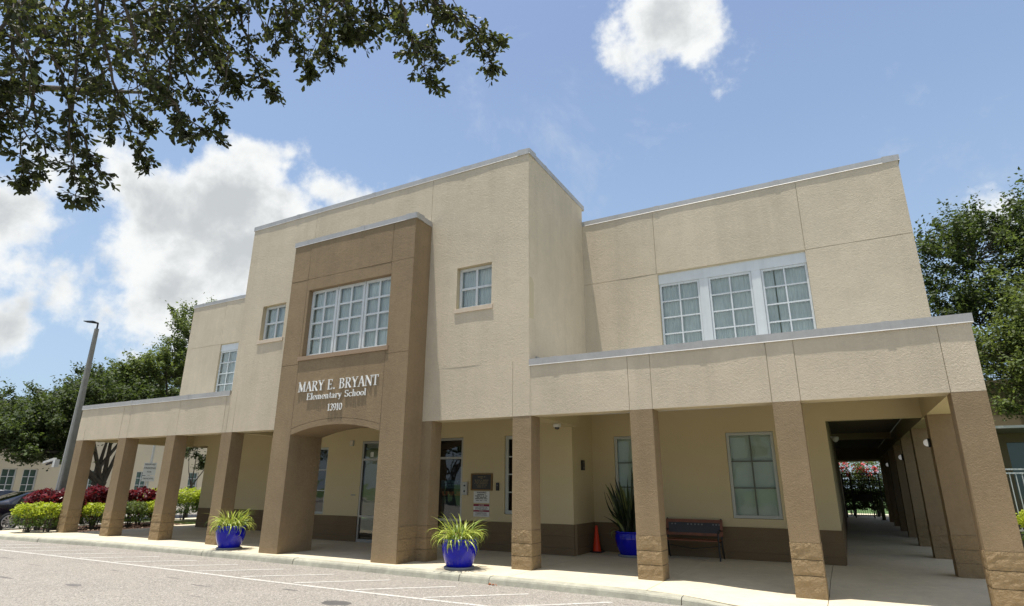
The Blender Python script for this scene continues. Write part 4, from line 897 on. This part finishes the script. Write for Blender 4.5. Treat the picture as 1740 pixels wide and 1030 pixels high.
# ------------------------------------------------------------------ foliage
def leaf_quads(P,size,upb=.4,seed=0,aspect=.5,out=None):
    r=np.random.RandomState(seed); n=len(P)
    N=r.normal(size=(n,3)); N/=np.linalg.norm(N,axis=1)[:,None]; N[:,2]=np.abs(N[:,2])*1+upb; N/=np.linalg.norm(N,axis=1)[:,None]
    U=r.normal(size=(n,3)); U-=N*(U*N).sum(1)[:,None]; U/=np.linalg.norm(U,axis=1)[:,None]; W=np.cross(N,U)
    s=size*r.uniform(.5,1.45,(n,1)); a=U*s; b=W*s*aspect
    V=np.stack([P-a*.5,P+b*.5-a*.05,P+a*.5,P-b*.5-a*.05],1).reshape(-1,3)
    F=np.arange(n*4,dtype=np.int32).reshape(-1,4); return V,F
def tree(name,label,base,blobs,nclump,per,size,seed,m=m_leaf,trunk_r=.22,fork=.4,group=None,clr=(.20,.42),lean_=(0,0)):
    """oak: forked trunk, limbs to every crown mass, twigs ending in leaf sprays"""
    r=np.random.RandomState(seed); base=np.array(base,float)
    t=thing(name,label,'tree',tuple(base),group)
    zc=min(b[2]-b[5]*.5 for b in blobs); hf=max(.8,(zc-base[2])*fork+.8)
    fk=base+np.array([lean_[0],lean_[1],hf]); q=MB()
    q.tube([base-[0,0,.1],base+[0,0,.15],base+np.array([lean_[0]*.5,lean_[1]*.5,hf*.5]),fk],[trunk_r*1.5,trunk_r*1.12,trunk_r,trunk_r*.85],10)
    limbs=[];LV=[];tot=sum((b[3]*b[4]*b[5])**(2/3) for b in blobs)
    for b in blobs:
        c=np.array(b[:3],float); mid=fk*.55+c*.45+r.normal(size=3)*.25+[0,0,.15]; rr=trunk_r*.55
        q.tube([fk-[0,0,.2],mid,c],[rr,rr*.6,rr*.3],7); k=int(nclump*(b[3]*b[4]*b[5])**(2/3)/tot)
        for i in range(k):
            d=r.normal(size=3); d/=np.linalg.norm(d); 
            if d[2]<-.55: d[2]*=-.6
            rad=r.uniform(.45,1.0)**.6; rad*=1+.18*r.normal()*(rad>.8)
            p=c+d*rad*np.array(b[3:6])
            if i%2==0:
                st=c+(p-c)*r.uniform(.0,.35); mm=(st+p)/2+r.normal(size=3)*.12; q.tube([st,mm,p],[rr*.16,rr*.09,rr*.035],4,cap=False)
            cr=r.uniform(*clr); n=int(per*r.uniform(.6,1.4))
            g=r.normal(size=(n,3))*cr*.36; g+=np.outer(r.normal(size=n)*cr*1.0,d*.8+np.array([0,0,.35])); g[:,2]*=.85
            LV.append(p+g)
    q.build('trunk',m_bark,t)
    P=np.concatenate(LV); V,F=leaf_quads(P,size,seed=seed)
    c=np_mesh('crown',V,F,m,t); c['kind']='stuff'; return t
TG='trees beyond the left end of the building'
tree('oak_tree','dark oak with its forked trunk showing between the first two columns',(-30.5,5.6,-.14),[(-30.8,4.2,4.3,2.6,2.3,1.9),(-29.8,6.6,4.9,2.4,2.2,1.8),(-31.5,2.6,3.7,2.2,1.7,1.5),(-29.2,4.9,5.6,1.8,1.6,1.3),(-30.4,1.6,3.1,1.7,1.2,1.1),(-30.2,3.4,2.9,1.6,1.3,.9)],460,110,.16,3,group=TG,lean_=(.3,.5))
tree('oak_tree','tall loose-crowned tree rising against the left end wall of the upper storey',(-30,9.6,-.14),[(-30,9.3,9.7,1.3,1.5,2.3),(-30,8.2,7.6,1.8,2.0,1.6),(-29.6,10.5,8.0,2.0,2.0,2.4),(-30.3,6.8,6.9,1.6,1.3,1.1),(-29.8,11.2,10.8,1.1,1.2,1.6)],430,95,.16,5,group=TG,m=m_leaf_l)
tree('oak_tree','broad dark oak at the left edge behind the parked cars',(-38,3.2,-.14),[(-38,2.8,4.7,2.8,2.4,2.0),(-37.5,5.4,4.6,2.3,2.0,1.8),(-38.5,.4,4.2,2.4,1.8,1.7)],320,100,.18,7,group=TG)
tree('oak_tree','mid-green oak behind the lamp post, lower than its neighbour on the right',(-37.5,9.5,-.14),[(-37.5,9.3,6.9,2.4,2.3,1.9),(-37,7.2,5.7,2.1,2.0,1.6),(-36.5,11.5,6.6,2.2,2.1,1.9)],340,100,.18,8,group=TG)
tree('small_tree','small dark-leaved tree seen between the third and fourth columns',(-27.6,9.2,-.14),[(-27.8,8.9,3.2,.75,.75,.7),(-27.5,9.7,2.6,.6,.6,.5),(-27.9,9.4,3.9,.7,.7,.6)],60,70,.12,9,trunk_r=.06,clr=(.15,.3))
RG='trees right of the building'
tree('oak_tree','dark oak whose twiggy top stands right of the roof corner',(11.2,17,-.14),[(8.6,15.5,9.9,2.3,2.2,2.2),(11.5,16,10.4,2.6,2.4,2.3),(8.2,15.2,7.3,2.1,2.0,2.0),(11.5,15.5,7.2,2.9,2.4,2.4),(8.7,14.6,5.2,1.9,1.8,1.5),(11.2,14.2,4.6,2.4,1.8,1.7),(14,17,8.5,2.6,2.5,2.5)],760,120,.14,12,trunk_r=.26,group=RG,m=m_leaf)
tree('oak_tree','lighter sunlit oak overhanging the right edge of the view',(12.5,10.8,-.14),[(10.4,10.5,7.2,2.0,2.0,2.0),(9.0,10.4,5.9,1.5,1.5,1.4),(10.3,9.6,4.7,2.3,1.6,1.4),(8.6,9.7,4.3,1.3,1.2,.9),(7.7,10.2,5.3,1.1,1.0,1.2),(7.9,9.9,3.9,.9,.8,.7),(13,11,7.2,2.2,2.0,1.8)],520,120,.105,14,trunk_r=.2,fork=.5,group=RG,m=m_leaf_l,clr=(.2,.42))
# far trees on the street side (seen in the glass) and behind
for i,(x,y,lab) in enumerate([(-43,-31,'oak far across the parking lot, mirrored in the left part of the entrance glass'),(-36.5,-32,'oak across the parking lot, next to the farthest one'),(-29,-30,'oak across the parking lot, mirrored in the right part of the entrance glass'),(-22,-34,'oak across the parking lot, mirrored between the entrance and the end windows'),(-5,-33,'oak across the parking lot, mirrored in the large lower window')]):
    tree('oak_tree',lab,(x,y,-.14),[(x,y,6.4,4.2,3,2.8),(x+3.5,y-1,5.4,3,2.4,2.2),(x-3.3,y+1,5.0,3,2.4,2.2)],170,60,.36,31+i,trunk_r=.3,group='oaks across the parking lot')
# hedges
def shrub(name,label,cat,x,y,rx,ry,h,mt,seed,group,n=1500,size=.075,z=-.05,stem=True,low=None,lowfrac=.35,boxy=3.0):
    r=np.random.RandomState(seed); t=thing(name,label,cat,(x,y,z),group)
    if stem:
        q=MB()
        for i in range(9):
            a=r.uniform(0,6.28); d=r.uniform(.0,.45); q.tube([(x+math.cos(a)*.08,y+math.sin(a)*.08,z),(x+math.cos(a)*rx*d,y+math.sin(a)*ry*d,z+h*.35),(x+math.cos(a)*rx*(d+.3),y+math.sin(a)*ry*(d+.3),z+h*.8)],[.018,.013,.006],5)
        q.build('stems',m_bark,t)
    def cloud(n,z0,z1,sz,m_,nm):
        d=r.normal(size=(n,3)); d/=np.linalg.norm(d,axis=1)[:,None]
        k=(np.abs(d)**boxy).sum(1)**(-1/boxy); d*=k[:,None]*(r.uniform(.35,1,(n,1))**.35); d*=1+.07*r.normal(size=(n,1))
        P=np.stack([x+d[:,0]*rx,y+d[:,1]*ry,z+(z0+z1)/2*h+d[:,2]*(z1-z0)/2*h],1)
        P[:,2]+=.04*np.sin(P[:,0]*9+seed)+.03*np.sin(P[:,1]*13)
        V,F=leaf_quads(P,sz,.3,seed,.6); o=np_mesh(nm,V,F,m_,t); o['kind']='stuff'
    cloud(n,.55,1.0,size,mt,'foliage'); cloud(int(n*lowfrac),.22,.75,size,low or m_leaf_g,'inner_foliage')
    return t
YG='clipped yellow-green shrubs at the left end'; RGp='red-leaved shrubs at the left end'
for i,(x,y,h,rx,lab) in enumerate([(-21.6,-.55,.97,.44,'clipped yellow-green shrub nearest the black sedan, foremost at the left'),(-21.15,-.15,.98,.42,'clipped yellow-green shrub touching the first column'),(-21.95,1.75,.92,.5,'yellow-green shrub between the first and second columns'),(-21.9,3.0,.95,.5,'yellow-green shrub in front of the red ones, between the second and third columns'),(-22.0,4.1,.98,.5,'yellow-green shrub hard against the third column as seen from the road'),(-23.4,4.9,1.45,.5,'taller yellow-green shrub beside the end of the red row')]):
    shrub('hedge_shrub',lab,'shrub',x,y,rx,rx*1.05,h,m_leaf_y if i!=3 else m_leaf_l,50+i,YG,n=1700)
for i,(x,y,h,lab) in enumerate([(-22.45,.15,1.42,'red-leaved shrub left of the first column, in front of the lamp post'),(-22.35,.95,1.38,'red-leaved shrub behind the first column'),(-22.9,2.2,1.55,'red-leaved shrub seen just right of the first column'),(-23.0,3.0,1.5,'red-leaved shrub in the first gap, close to the second column'),(-23.0,4.0,1.45,'red-leaved shrub seen right of the second column'),(-22.7,4.6,1.3,'lower red-leaved shrub ending the row near the third column')]):
    shrub('red_shrub',lab,'shrub',x,y,.5,.5,h,m_leaf_r,70+i,RGp,n=900,size=.13,low=m_leaf_r,lowfrac=.5,boxy=2.4)
for i,(x,y,lab) in enumerate([(-24.6,7.0,'tall clipped shrub with bright top beyond the lawn, left one of the pair'),(-24.3,7.9,'tall clipped shrub with bright top beyond the lawn, next to the shaded pier')]):
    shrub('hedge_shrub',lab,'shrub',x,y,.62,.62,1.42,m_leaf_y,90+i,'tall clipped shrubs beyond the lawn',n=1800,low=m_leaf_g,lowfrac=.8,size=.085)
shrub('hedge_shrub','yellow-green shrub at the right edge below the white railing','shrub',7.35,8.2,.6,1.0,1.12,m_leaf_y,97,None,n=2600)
for i,(y,lab) in enumerate([(14.2,'tall dark shrub added outside the corridor columns to block daylight, nearest the front'),(17.6,'tall dark shrub added outside the corridor columns to block daylight, second from the front'),(21.0,'tall dark shrub added outside the corridor columns to block daylight, third from the front'),(24.5,'tall dark shrub added outside the corridor columns to block daylight, farthest')]):
    shrub('added_shade_shrub',lab,'shrub',6.25,y,.45,1.75,3.3,m_leaf,120+i,'added daylight-blocking shrubs outside the corridor',n=3200,size=.14,low=m_leaf,lowfrac=1.3,boxy=4)  # shrubs added to keep daylight out of the corridor
# flowering shrubs behind the corridor gate
for i,(x,y,h,mt,nm,lab) in enumerate([(3.2,31.5,3.4,m_leaf_l,'flowering_shrub','green shrub with pink blossoms seen over the gate, left part'),(4.6,32,3.3,m_leaf_l,'flowering_shrub','green shrub with pink blossoms seen over the gate, right part')]):
    s_=shrub(nm,lab,'shrub',x,y,.95,.8,h,mt,100+i,'blossoming shrubs behind the gate',n=1600,size=.13,low=m_leaf,lowfrac=1.0)
    r_=np.random.RandomState(i+5); P=np.stack([x+r_.uniform(-.9,.9,170),y-.5-r_.uniform(0,.35,170),h*.70+r_.uniform(0,.75,170)],1); cc=P[::17]; P=cc[r_.randint(0,len(cc),170)]+r_.normal(size=(170,3))*.09
    V,F=leaf_quads(P,.12,.2,i,.9); o=np_mesh('blossom',V,F,m_flower,s_); o['kind']='stuff'
for i,(x,lab) in enumerate([(3.25,'dense dark hedge shrub just behind the gate, left part'),(4.45,'dense dark hedge shrub just behind the gate, right part')]):
    shrub('hedge_shrub',lab,'shrub',x,30.4,.72,.5,1.95,m_leaf,140+i,'dark shrubs behind the gate',n=1500,size=.12,low=m_leaf,lowfrac=1.6,boxy=4)
# fallen leaves and mulch chips
P=np.stack([rng.uniform(-23.9,-20.9,2600),rng.uniform(-1.0,5.3,2600),np.full(2600,-.035)],1); V,F=leaf_quads(P,.07,2.0,4,.5); o=np_mesh('mulch_chips',V,F,[m_mulch]); o['kind']='stuff'
P=np.stack([rng.uniform(-23.9,-20.9,260),rng.uniform(-1.0,5.3,260),np.full(260,-.028)],1); V,F=leaf_quads(P,.09,1.0,5,.6); o=np_mesh('fallen_leaves',V,F,[mat('dry_leaf',(.35,.26,.17),.8)]); o['kind']='stuff'
P=np.array([[-2.93,ky(-2.93)-.03,-.12],[-2.86,ky(-2.9)-.03,-.12],[-2.8,ky(-2.9)-.05,-.12]]); V,F=leaf_quads(np.repeat(P,5,0)+rng.normal(size=(15,3))*[.03,.015,.004],.05,1,6,.6); o=np_mesh('kerb_leaves',V,F,[mat('rusty_leaf',(.32,.10,.03),.8)]); o['kind']='stuff'
# grass blades near the footpath
P=np.stack([rng.uniform(-30,-19,9000),rng.uniform(5.7,7.3,9000),np.full(9000,-.11)],1); V,F=leaf_quads(P,.09,-.2,8,.2); o=np_mesh('lawn_grass',V,F,[m_leaf_l]); o['kind']='stuff'
# ------------------------------------------------------------------ overhanging oak (trunk out of view, to the left of the camera)
SPINES= [[[-2.08,-10.21,5.37],[-2.37,-9.68,4.9],[-2.77,-9.51,4.5],[-3.0,-9.35,4.13]],[[-2.35,-9.83,5.56],[-2.49,-9.41,4.95],[-2.57,-9.18,4.45],[-2.61,-9.07,4.01]],[[-1.55,-9.78,5.4],[-1.86,-9.35,4.94],[-2.06,-9.05,4.61],[-2.17,-8.76,4.4]],[[-2.82,-9.76,5.39],[-3.02,-9.38,4.84],[-3.03,-9.23,4.49],[-3.07,-9.28,4.19]],[[-1.37,-9.62,5.22],[-1.56,-9.17,4.89],[-1.62,-8.84,4.74],[-1.59,-8.49,4.69]],[[-1.94,-9.23,5.82],[-1.99,-8.83,5.36],[-2.1,-8.65,5.06],[-2.04,-8.49,4.81]],[[-2.03,-9.03,6.26],[-2.21,-8.69,5.68],[-2.15,-8.39,5.37],[-2.01,-8.22,5.23]],[[-1.32,-9.1,5.65],[-1.43,-8.86,5.38],[-1.43,-8.72,5.29],[-1.41,-8.52,5.16]],[[-1.32,-8.76,6.08],[-1.48,-8.44,5.71],[-1.43,-8.27,5.47],[-1.33,-8.14,5.3]],[[-0.74,-8.75,5.88],[-0.83,-8.49,5.61],[-0.83,-8.29,5.47],[-0.85,-8.16,5.33]],[[-0.88,-8.2,6.44],[-1.04,-7.96,6.12],[-1.05,-7.85,6.03],[-1.11,-7.74,5.88]],[[-0.4,-8.18,6.23],[-0.35,-7.97,6.11],[-0.44,-7.9,5.99],[-0.6,-7.93,5.87]],[[0.26,-8.26,5.9],[0.13,-7.99,5.6],[0.08,-7.69,5.45],[0.14,-7.51,5.31]],[[0.26,-7.93,6.07],[0.36,-7.67,5.93],[0.53,-7.47,5.86],[0.72,-7.26,5.76]],[[0.27,-7.62,6.12],[0.43,-7.31,5.94],[0.49,-7.14,5.82],[0.5,-7.01,5.69]],[[-0.25,-8.03,6.37],[-0.28,-7.76,6.14],[-0.19,-7.53,6.03],[0.04,-7.18,5.87]],[[-2.5,-10.01,4.83],[-2.53,-9.81,4.69],[-2.58,-9.72,4.54],[-2.68,-9.69,4.34]],[[-2.73,-9.59,6.16],[-2.9,-9.29,5.79],[-2.95,-9.02,5.38],[-2.97,-8.76,4.96]],[[-2.1,-9.46,5.9],[-2.4,-9.31,5.43],[-2.51,-8.97,5.06],[-2.33,-8.69,4.94]],[[-3.12,-9.88,6.08],[-3.23,-9.65,5.65],[-3.33,-9.54,5.23],[-3.43,-9.56,5.06]],[[-0.32,-8.53,5.94],[-0.33,-8.28,5.76],[-0.33,-8.19,5.7],[-0.45,-8.17,5.57]],[[-0.23,-7.54,6.73],[-0.17,-7.28,6.57],[-0.22,-7.1,6.38],[-0.43,-7.13,6.25]],[[-2.73,-9.22,4.84],[-2.76,-9.02,4.65],[-2.79,-8.89,4.48],[-2.91,-8.85,4.18]]]
MASS= [[-2.23,-9.76,4.8],[-1.75,-8.51,6.15],[-1.58,-9.0,5.62],[-2.72,-9.9,6.07],[-2.68,-9.39,6.41],[-2.25,-9.0,5.82],[-1.99,-9.9,5.39],[-1.73,-9.91,5.45],[-1.18,-8.69,5.51],[-2.89,-10.1,5.77],[-1.66,-9.05,6.43],[-2.98,-10.04,5.4],[-1.7,-8.42,6.73],[-1.2,-8.85,4.97],[-2.35,-9.21,5.06],[-2.18,-8.55,6.21],[-1.38,-9.78,5.56],[-3.26,-9.86,6.1],[-2.32,-8.89,5.54],[-2.86,-8.64,5.94],[-1.23,-8.76,5.2],[-2.21,-9.74,6.03],[-1.13,-9.27,5.9],[-2.7,-9.51,6.15],[-2.46,-9.51,5.41],[-3.04,-8.66,5.76],[-2.55,-9.87,4.88],[-2.61,-9.99,5.46],[-0.77,-9.03,5.6],[-1.45,-8.94,6.29],[-1.65,-8.75,5.87],[-1.62,-9.02,6.45],[-3.07,-9.07,5.42],[-2.46,-10.15,5.53],[-1.66,-9.16,5.82],[-1.72,-8.4,5.43],[-0.99,-9.04,5.61],[-2.88,-8.96,5.98],[-1.88,-8.28,6.34],[-2.44,-8.67,5.95],[-0.84,-8.95,5.7],[-2.16,-9.92,5.55],[-1.46,-9.07,6.26],[-1.05,-9.22,5.58],[-2.77,-9.78,6.2],[-2.93,-9.84,6.04],[-2.42,-8.43,6.33],[-3.03,-9.8,4.94],[-2.88,-9.42,5.36],[-1.36,-8.65,6.52],[-1.94,-9.45,5.22],[-2.51,-10.08,5.11],[-1.52,-8.73,5.92],[-2.75,-8.79,6.3],[-1.41,-9.04,5.56],[-2.61,-8.85,5.8],[-1.19,-8.71,6.26],[-2.02,-9.6,5.62],[-1.92,-9.48,5.35],[-1.94,-10.12,5.15],[-2.7,-9.49,5.46],[-1.46,-8.48,6.23],[-2.34,-8.89,5.7],[-1.95,-9.22,5.48],[-1.62,-8.93,5.57],[-2.05,-9.97,5.66],[-1.85,-10.35,5.07],[-1.42,-9.03,5.37],[-1.77,-8.51,5.75],[-1.55,-9.29,5.39],[-2.72,-8.64,5.57],[-3.05,-9.82,6.26],[-2.12,-8.25,6.05],[-2.25,-9.9,4.78],[-1.75,-10.11,4.93],[-1.85,-8.75,6.58],[-2.42,-8.98,5.59],[-1.4,-8.65,6.24],[-2.22,-9.59,5.1],[-1.21,-9.21,5.94],[-1.66,-9.75,5.59],[-1.28,-9.01,5.71],[-1.95,-8.58,6.04],[-1.45,-8.71,5.49],[-3.1,-9.98,5.44],[-1.8,-8.88,6.38],[-1.16,-8.86,5.97],[-3.12,-9.14,6.1],[-2.56,-8.88,5.52],[-1.93,-9.54,5.65],[-1.16,-9.27,5.72],[-2.42,-9.77,5.15],[-1.8,-10.04,5.11],[-0.9,-8.27,6.03],[-0.5,-8.65,6.23],[-1.36,-8.53,6.78],[-0.38,-8.3,5.76],[-0.98,-8.29,5.95],[-0.13,-8.21,5.6],[-0.74,-8.42,6.05],[-0.61,-8.62,6.01],[-1.77,-8.23,6.54],[-1.34,-8.48,6.01],[-1.08,-8.77,6.38],[-0.84,-8.79,6.02],[-0.19,-8.13,6.14],[-0.73,-7.61,6.35],[-1.16,-8.47,5.91],[-0.74,-7.88,6.38],[-0.62,-8.01,6.13],[-0.57,-8.54,6.31],[-0.57,-7.93,6.77],[-0.65,-7.99,6.79],[-0.7,-8.09,5.94],[-0.57,-8.07,6.02],[-1.14,-8.44,6.43],[-0.91,-8.49,5.81],[-0.51,-8.16,6.42],[-0.56,-7.93,6.5],[-0.51,-8.72,5.77],[-0.58,-8.44,6.08],[-0.82,-8.72,6.04],[-1.4,-8.0,6.49],[-0.73,-7.71,6.84],[-0.52,-8.34,5.64],[-0.61,-8.06,6.3],[-0.96,-7.71,6.51],[-0.05,-7.8,6.52],[-0.27,-7.79,6.35],[-0.29,-7.42,6.8],[0.36,-7.87,6.08],[0.07,-7.35,6.87],[-0.22,-7.44,6.73],[0.11,-8.21,6.11],[-0.4,-7.68,6.84],[-0.27,-7.66,6.96],[-0.06,-7.66,6.6]]
ok=thing('overhanging_oak','oak whose leafy branches hang into the top left of the view','tree',(-10.5,-12.5,-.13))
r=np.random.RandomState(4); q=MB(); fk=Vector((-10.2,-12.3,3.6))
q.tube([(-10.5,-12.5,-.2),(-10.5,-12.5,.2),(-10.35,-12.4,2),fk],[.5,.36,.30,.28],12)
hubs=[Vector(h) for h in ((-6.2,-9.6,7.2),(-3.6,-9.2,7.6),(-2.2,-8.0,7.5),(-.6,-7.4,7.6),(-6.0,-8.4,6.9))]
q.tube([fk,(-8.6,-11.2,6.2),hubs[0],(-4.8,-9.4,7.5),hubs[1],hubs[2],hubs[3]],[.24,.15,.055,.045,.035,.03,.02],9)
q.tube([fk,(-8.5,-10.4,6.0),hubs[4],(-5.0,-7.6,7.0)],[.2,.10,.045,.02],8)
q.tube([fk,(-11.5,-13.5,6.5),(-13,-15,8.5)],[.2,.14,.06],8); q.tube([fk,(-9.5,-14,6.8),(-8,-16,8.8)],[.2,.14,.06],8)
q.build('trunk',m_bark,ok)
tips=[];tw=MB()
def jit(p,s): return Vector(p)+Vector(r.normal(size=3)*s)
for S_ in SPINES:
    P=[Vector(p) for p in S_]; h=min(hubs,key=lambda k:(k-P[0]).length); P0=[h]+P if (h-P[0]).length>.3 else P
    fine=[];n=len(P)
    for i in range(len(P)-1):
        for k in range(6): fine.append(P[i].lerp(P[i+1],k/6)+Vector(r.normal(size=3)*.018))
    fine.append(P[-1]); q_=[h.lerp(P[0],.5)+Vector((0,0,.1)),*fine] if P0 is not P else fine
    rad=[.016-.0125*i/(len(q_)-1) for i in range(len(q_))]; tw.tube([h]+q_ if P0 is not P else q_,([.02]+rad) if P0 is not P else rad,5,cap=False)
    L=len(fine)
    for i,f in enumerate(fine):
        t_=i/(L-1); k=2 if t_<.85 else 3
        for _ in range(k):
            d=Vector(r.normal(size=3)); d.z=-abs(d.z)*.35-.15; d.normalize(); ln_=r.uniform(.05,.24)*(1.0 if t_<.8 else .45)
            e=f+d*ln_; tw.tube([f,(f+e)/2+Vector((0,0,.012)),e],[.005,.004,.0025],4,cap=False); tips.append((e,d,9)); 
            if ln_>.14: tips.append(((f+e)/2,d,6))
    tips.append((P[-1],(P[-1]-P[-2]).normalized(),9))
for mi_,mpt in enumerate(MASS):
    if mi_%5 in (1,3) or (mi_>95 and mi_%3==0): continue
    p=Vector(mpt); h=min(hubs,key=lambda k:(k-p).length)
    for _ in range(6):
        e=p+Vector(np.clip(r.normal(size=3),-1.5,1.5)*[.22,.22,.24]); mm=p+(e-p)*.4+Vector(r.normal(size=3)*.03)
        tw.tube([p+Vector((0,0,.12)),mm,e],[.007,.005,.003],4,cap=False); d=(e-p).normalized(); d.z-=.4; tips.append((e,d.normalized(),11)); tips.append((mm,d.normalized(),5))
    if r.rand()<.5: tw.tube([h,h.lerp(p,.5)+Vector((0,0,.08)),p+Vector((0,0,.12))],[.016,.011,.007],5,cap=False)
tw.build('branches',m_bark,ok)
# leaves: folded, pointed, one shared mesh; the largest are single objects, the rest one mass
prof=[(0,0),(.35,.20),(.72,.26),(1,0)]
base_v=np.array([(0,0,0),(.33,.17,.05),(.70,.24,.06),(1,0,-.03),(.70,-.24,.06),(.33,-.17,.05),(.33,0,0),(.70,0,-.005)])
tri=np.array([(0,6,1),(1,6,7),(1,7,2),(2,7,3),(0,5,6),(5,4,7),(5,7,6),(4,3,7)],np.int32)
LP=[];LD=[];LS=[]
for p,d,n in tips:
    for _ in range(n):
        dd=d*.9+Vector(r.normal(size=3))*.65+Vector((0,0,-.15)); dd.normalize(); o_=Vector(r.normal(size=3))*.016-d*abs(r.normal())*.045
        LP.append(p+o_); LD.append(dd); LS.append(r.uniform(.046,.078))
LP=np.array(LP);LD=np.array(LD);LS=np.array(LS); n=len(LP)
up=r.normal(size=(n,3)); up[:,2]+=.6; W=np.cross(LD,up); W/=np.linalg.norm(W,axis=1)[:,None]; Nn=np.cross(W,LD)
camp=np.array([3.102,-11.36,1.62]); big=np.argsort(np.linalg.norm(LP-camp,axis=1)/LS)[:260]; rest=np.setdiff1d(np.arange(n),big)
V=(LP[rest,None,:]+LS[rest,None,None]*(base_v[None,:,0,None]*LD[rest,None,:]+base_v[None,:,1,None]*W[rest,None,:]*1.0+base_v[None,:,2,None]*Nn[rest,None,:])).reshape(-1,3)
F=(tri[None]+8*np.arange(len(rest),dtype=np.int32)[:,None,None]).reshape(-1,3)
fo=np_mesh('foliage',V,F,m_leaf_near,ok); fo['kind']='stuff'
lm=bpy.data.meshes.new('leaf'); lm.from_pydata([tuple(v) for v in base_v],[],[tuple(int(i) for i in t_) for t_ in tri]); lm.materials.append(leafmat('oak_leaf_single',(.045,.062,.02),(.10,.13,.02),.6,.35,obj=True)); lm.update()
for k in big:
    M_=Matrix((LD[k],W[k],Nn[k])).transposed().to_4x4(); o=bpy.data.objects.new('leaf',lm); C.objects.link(o); o.parent=ok
    o.matrix_basis=Matrix.Translation(Vector(LP[k])-ok.location)@M_@Matrix.Scale(float(LS[k]),4)
print('near leaves',n)
# ------------------------------------------------------------------ background buildings
b1=thing('background_building','long pale single-storey building with a flat roof beyond the trees at the left','building',(-46,20,0))
wn=[(7.2+i*2.4 if i<2 else 7.4+i*2.6,1.15,2.55) for i in range(0)]
ops=[]
for y0 in (6.2,7.55,8.75,12.5,16.2,20.5,24.0): ops.append((y0,y0+.85,.95,2.5))
slab('wall',-2,30,-.14,6.6,-45.0,-45.3,m_bg,b1,ax='x',op=ops,step=60)
m=MB(); m.box(-45.08,-44.9,-2.1,30.1,6.6,6.85); m.build('roof_edge',m_flash,b1); m=MB(); m.box(-60,-45.3,-2,30,6.4,6.55); m.box(-60,-59.8,-2,30,-.14,6.4); m.box(-60,-45.3,-2.3,-2.0,-.14,6.6); m.build('roof',m_bg,b1)
for (a,b,c,d) in ops:
    w_=bpy.data.objects.new('window',None); C.objects.link(w_); w_.parent=b1; w_.location=Vector((-45.1,a,c))-wloc(b1)
    q=MB(); q.box(-45.18,-45.10,a,a+.07,c,d); q.box(-45.18,-45.10,b-.07,b,c,d); q.box(-45.18,-45.10,a+.07,b-.07,c,c+.07); q.box(-45.18,-45.10,a+.07,b-.07,d-.07,d); q.build('frame',m_white,w_)
    q=MB(); q.box(-45.17,-45.11,(a+b)/2-.02,(a+b)/2+.02,c+.07,d-.07)
    for k in (1,2): zz=c+(d-c)*k/3; q.box(-45.168,-45.112,a+.07,b-.07,zz-.02,zz+.02)
    q.build('glazing_bars',m_white,w_)
    q=MB(); q.box(-45.20,-45.19,a,b,c,d); q.build('pane',m_teal_g,w_)
b2=thing('side_wing','olive shaded building wing close outside the corridor, glimpsed past the right end column','building',(8.5,20,0))
slab('side_wall',12,29,-.14,4.7,7.3,7.5,m_bgd,b2,ax='x',step=60); slab('front_wall',7.3,9.8,-.14,4.7,11.99,12.2,m_bgd,b2,op=[(7.55,8.6,1.3,2.95)],step=60)  # wing's side wall extended along the corridor to keep its daylight down
q=MB(); q.box(7.5,9.8,28.8,29,-.14,4.7); q.build('back_wall',m_bgd,b2); q=MB(); q.box(9.6,9.8,12.2,28.8,-.14,4.7); q.build('side_wall',m_bgd,b2)
q=MB(); q.box(7.2,9.9,11.9,29.1,4.7,4.85); q.build('roof_slab',m_bgd,b2)
q=MB(); q.box(7.55,8.6,12.1,12.12,1.3,2.95); q.build('pane',m_teal_g,b2); q=MB(); q.box(8.05,8.1,12.05,12.1,1.3,2.95); q.build('window_bar',m_white,b2)
aw=thing('awning_canopy','thin flat pale canopy edge past the right end column','canopy',(7.8,9.8,3.2)); bxo('edge_beam',m_pale,aw,6.4,8.6,9.6,9.68,3.20,3.27); bxo('roof_sheet',m_alu,aw,6.4,8.6,9.68,12,3.22,3.25)
for x in (6.5,8.5): bxo('support_post',m_bgd,aw,x,x+.12,10.6,10.72,-.14,3.2195)
rl=thing('metal_railing','pale metal railing at the right edge behind the end column','railing',(7.4,7.6,0))
for z in (1.98,2.08): bxo('rail',m_white,rl,6.35,7.9,9.2,9.24,z,z+.04)
bxo('rail',m_white,rl,6.35,7.9,9.2,9.24,.55,.59)
for i in range(12): bxo('baluster',m_white,rl,6.4+i*.13,6.42+i*.13,9.205,9.235,.59,1.979)
for x in (6.33,7.92): bxo('post',m_white,rl,x,x+.05,9.19,9.25,-.14,2.14)
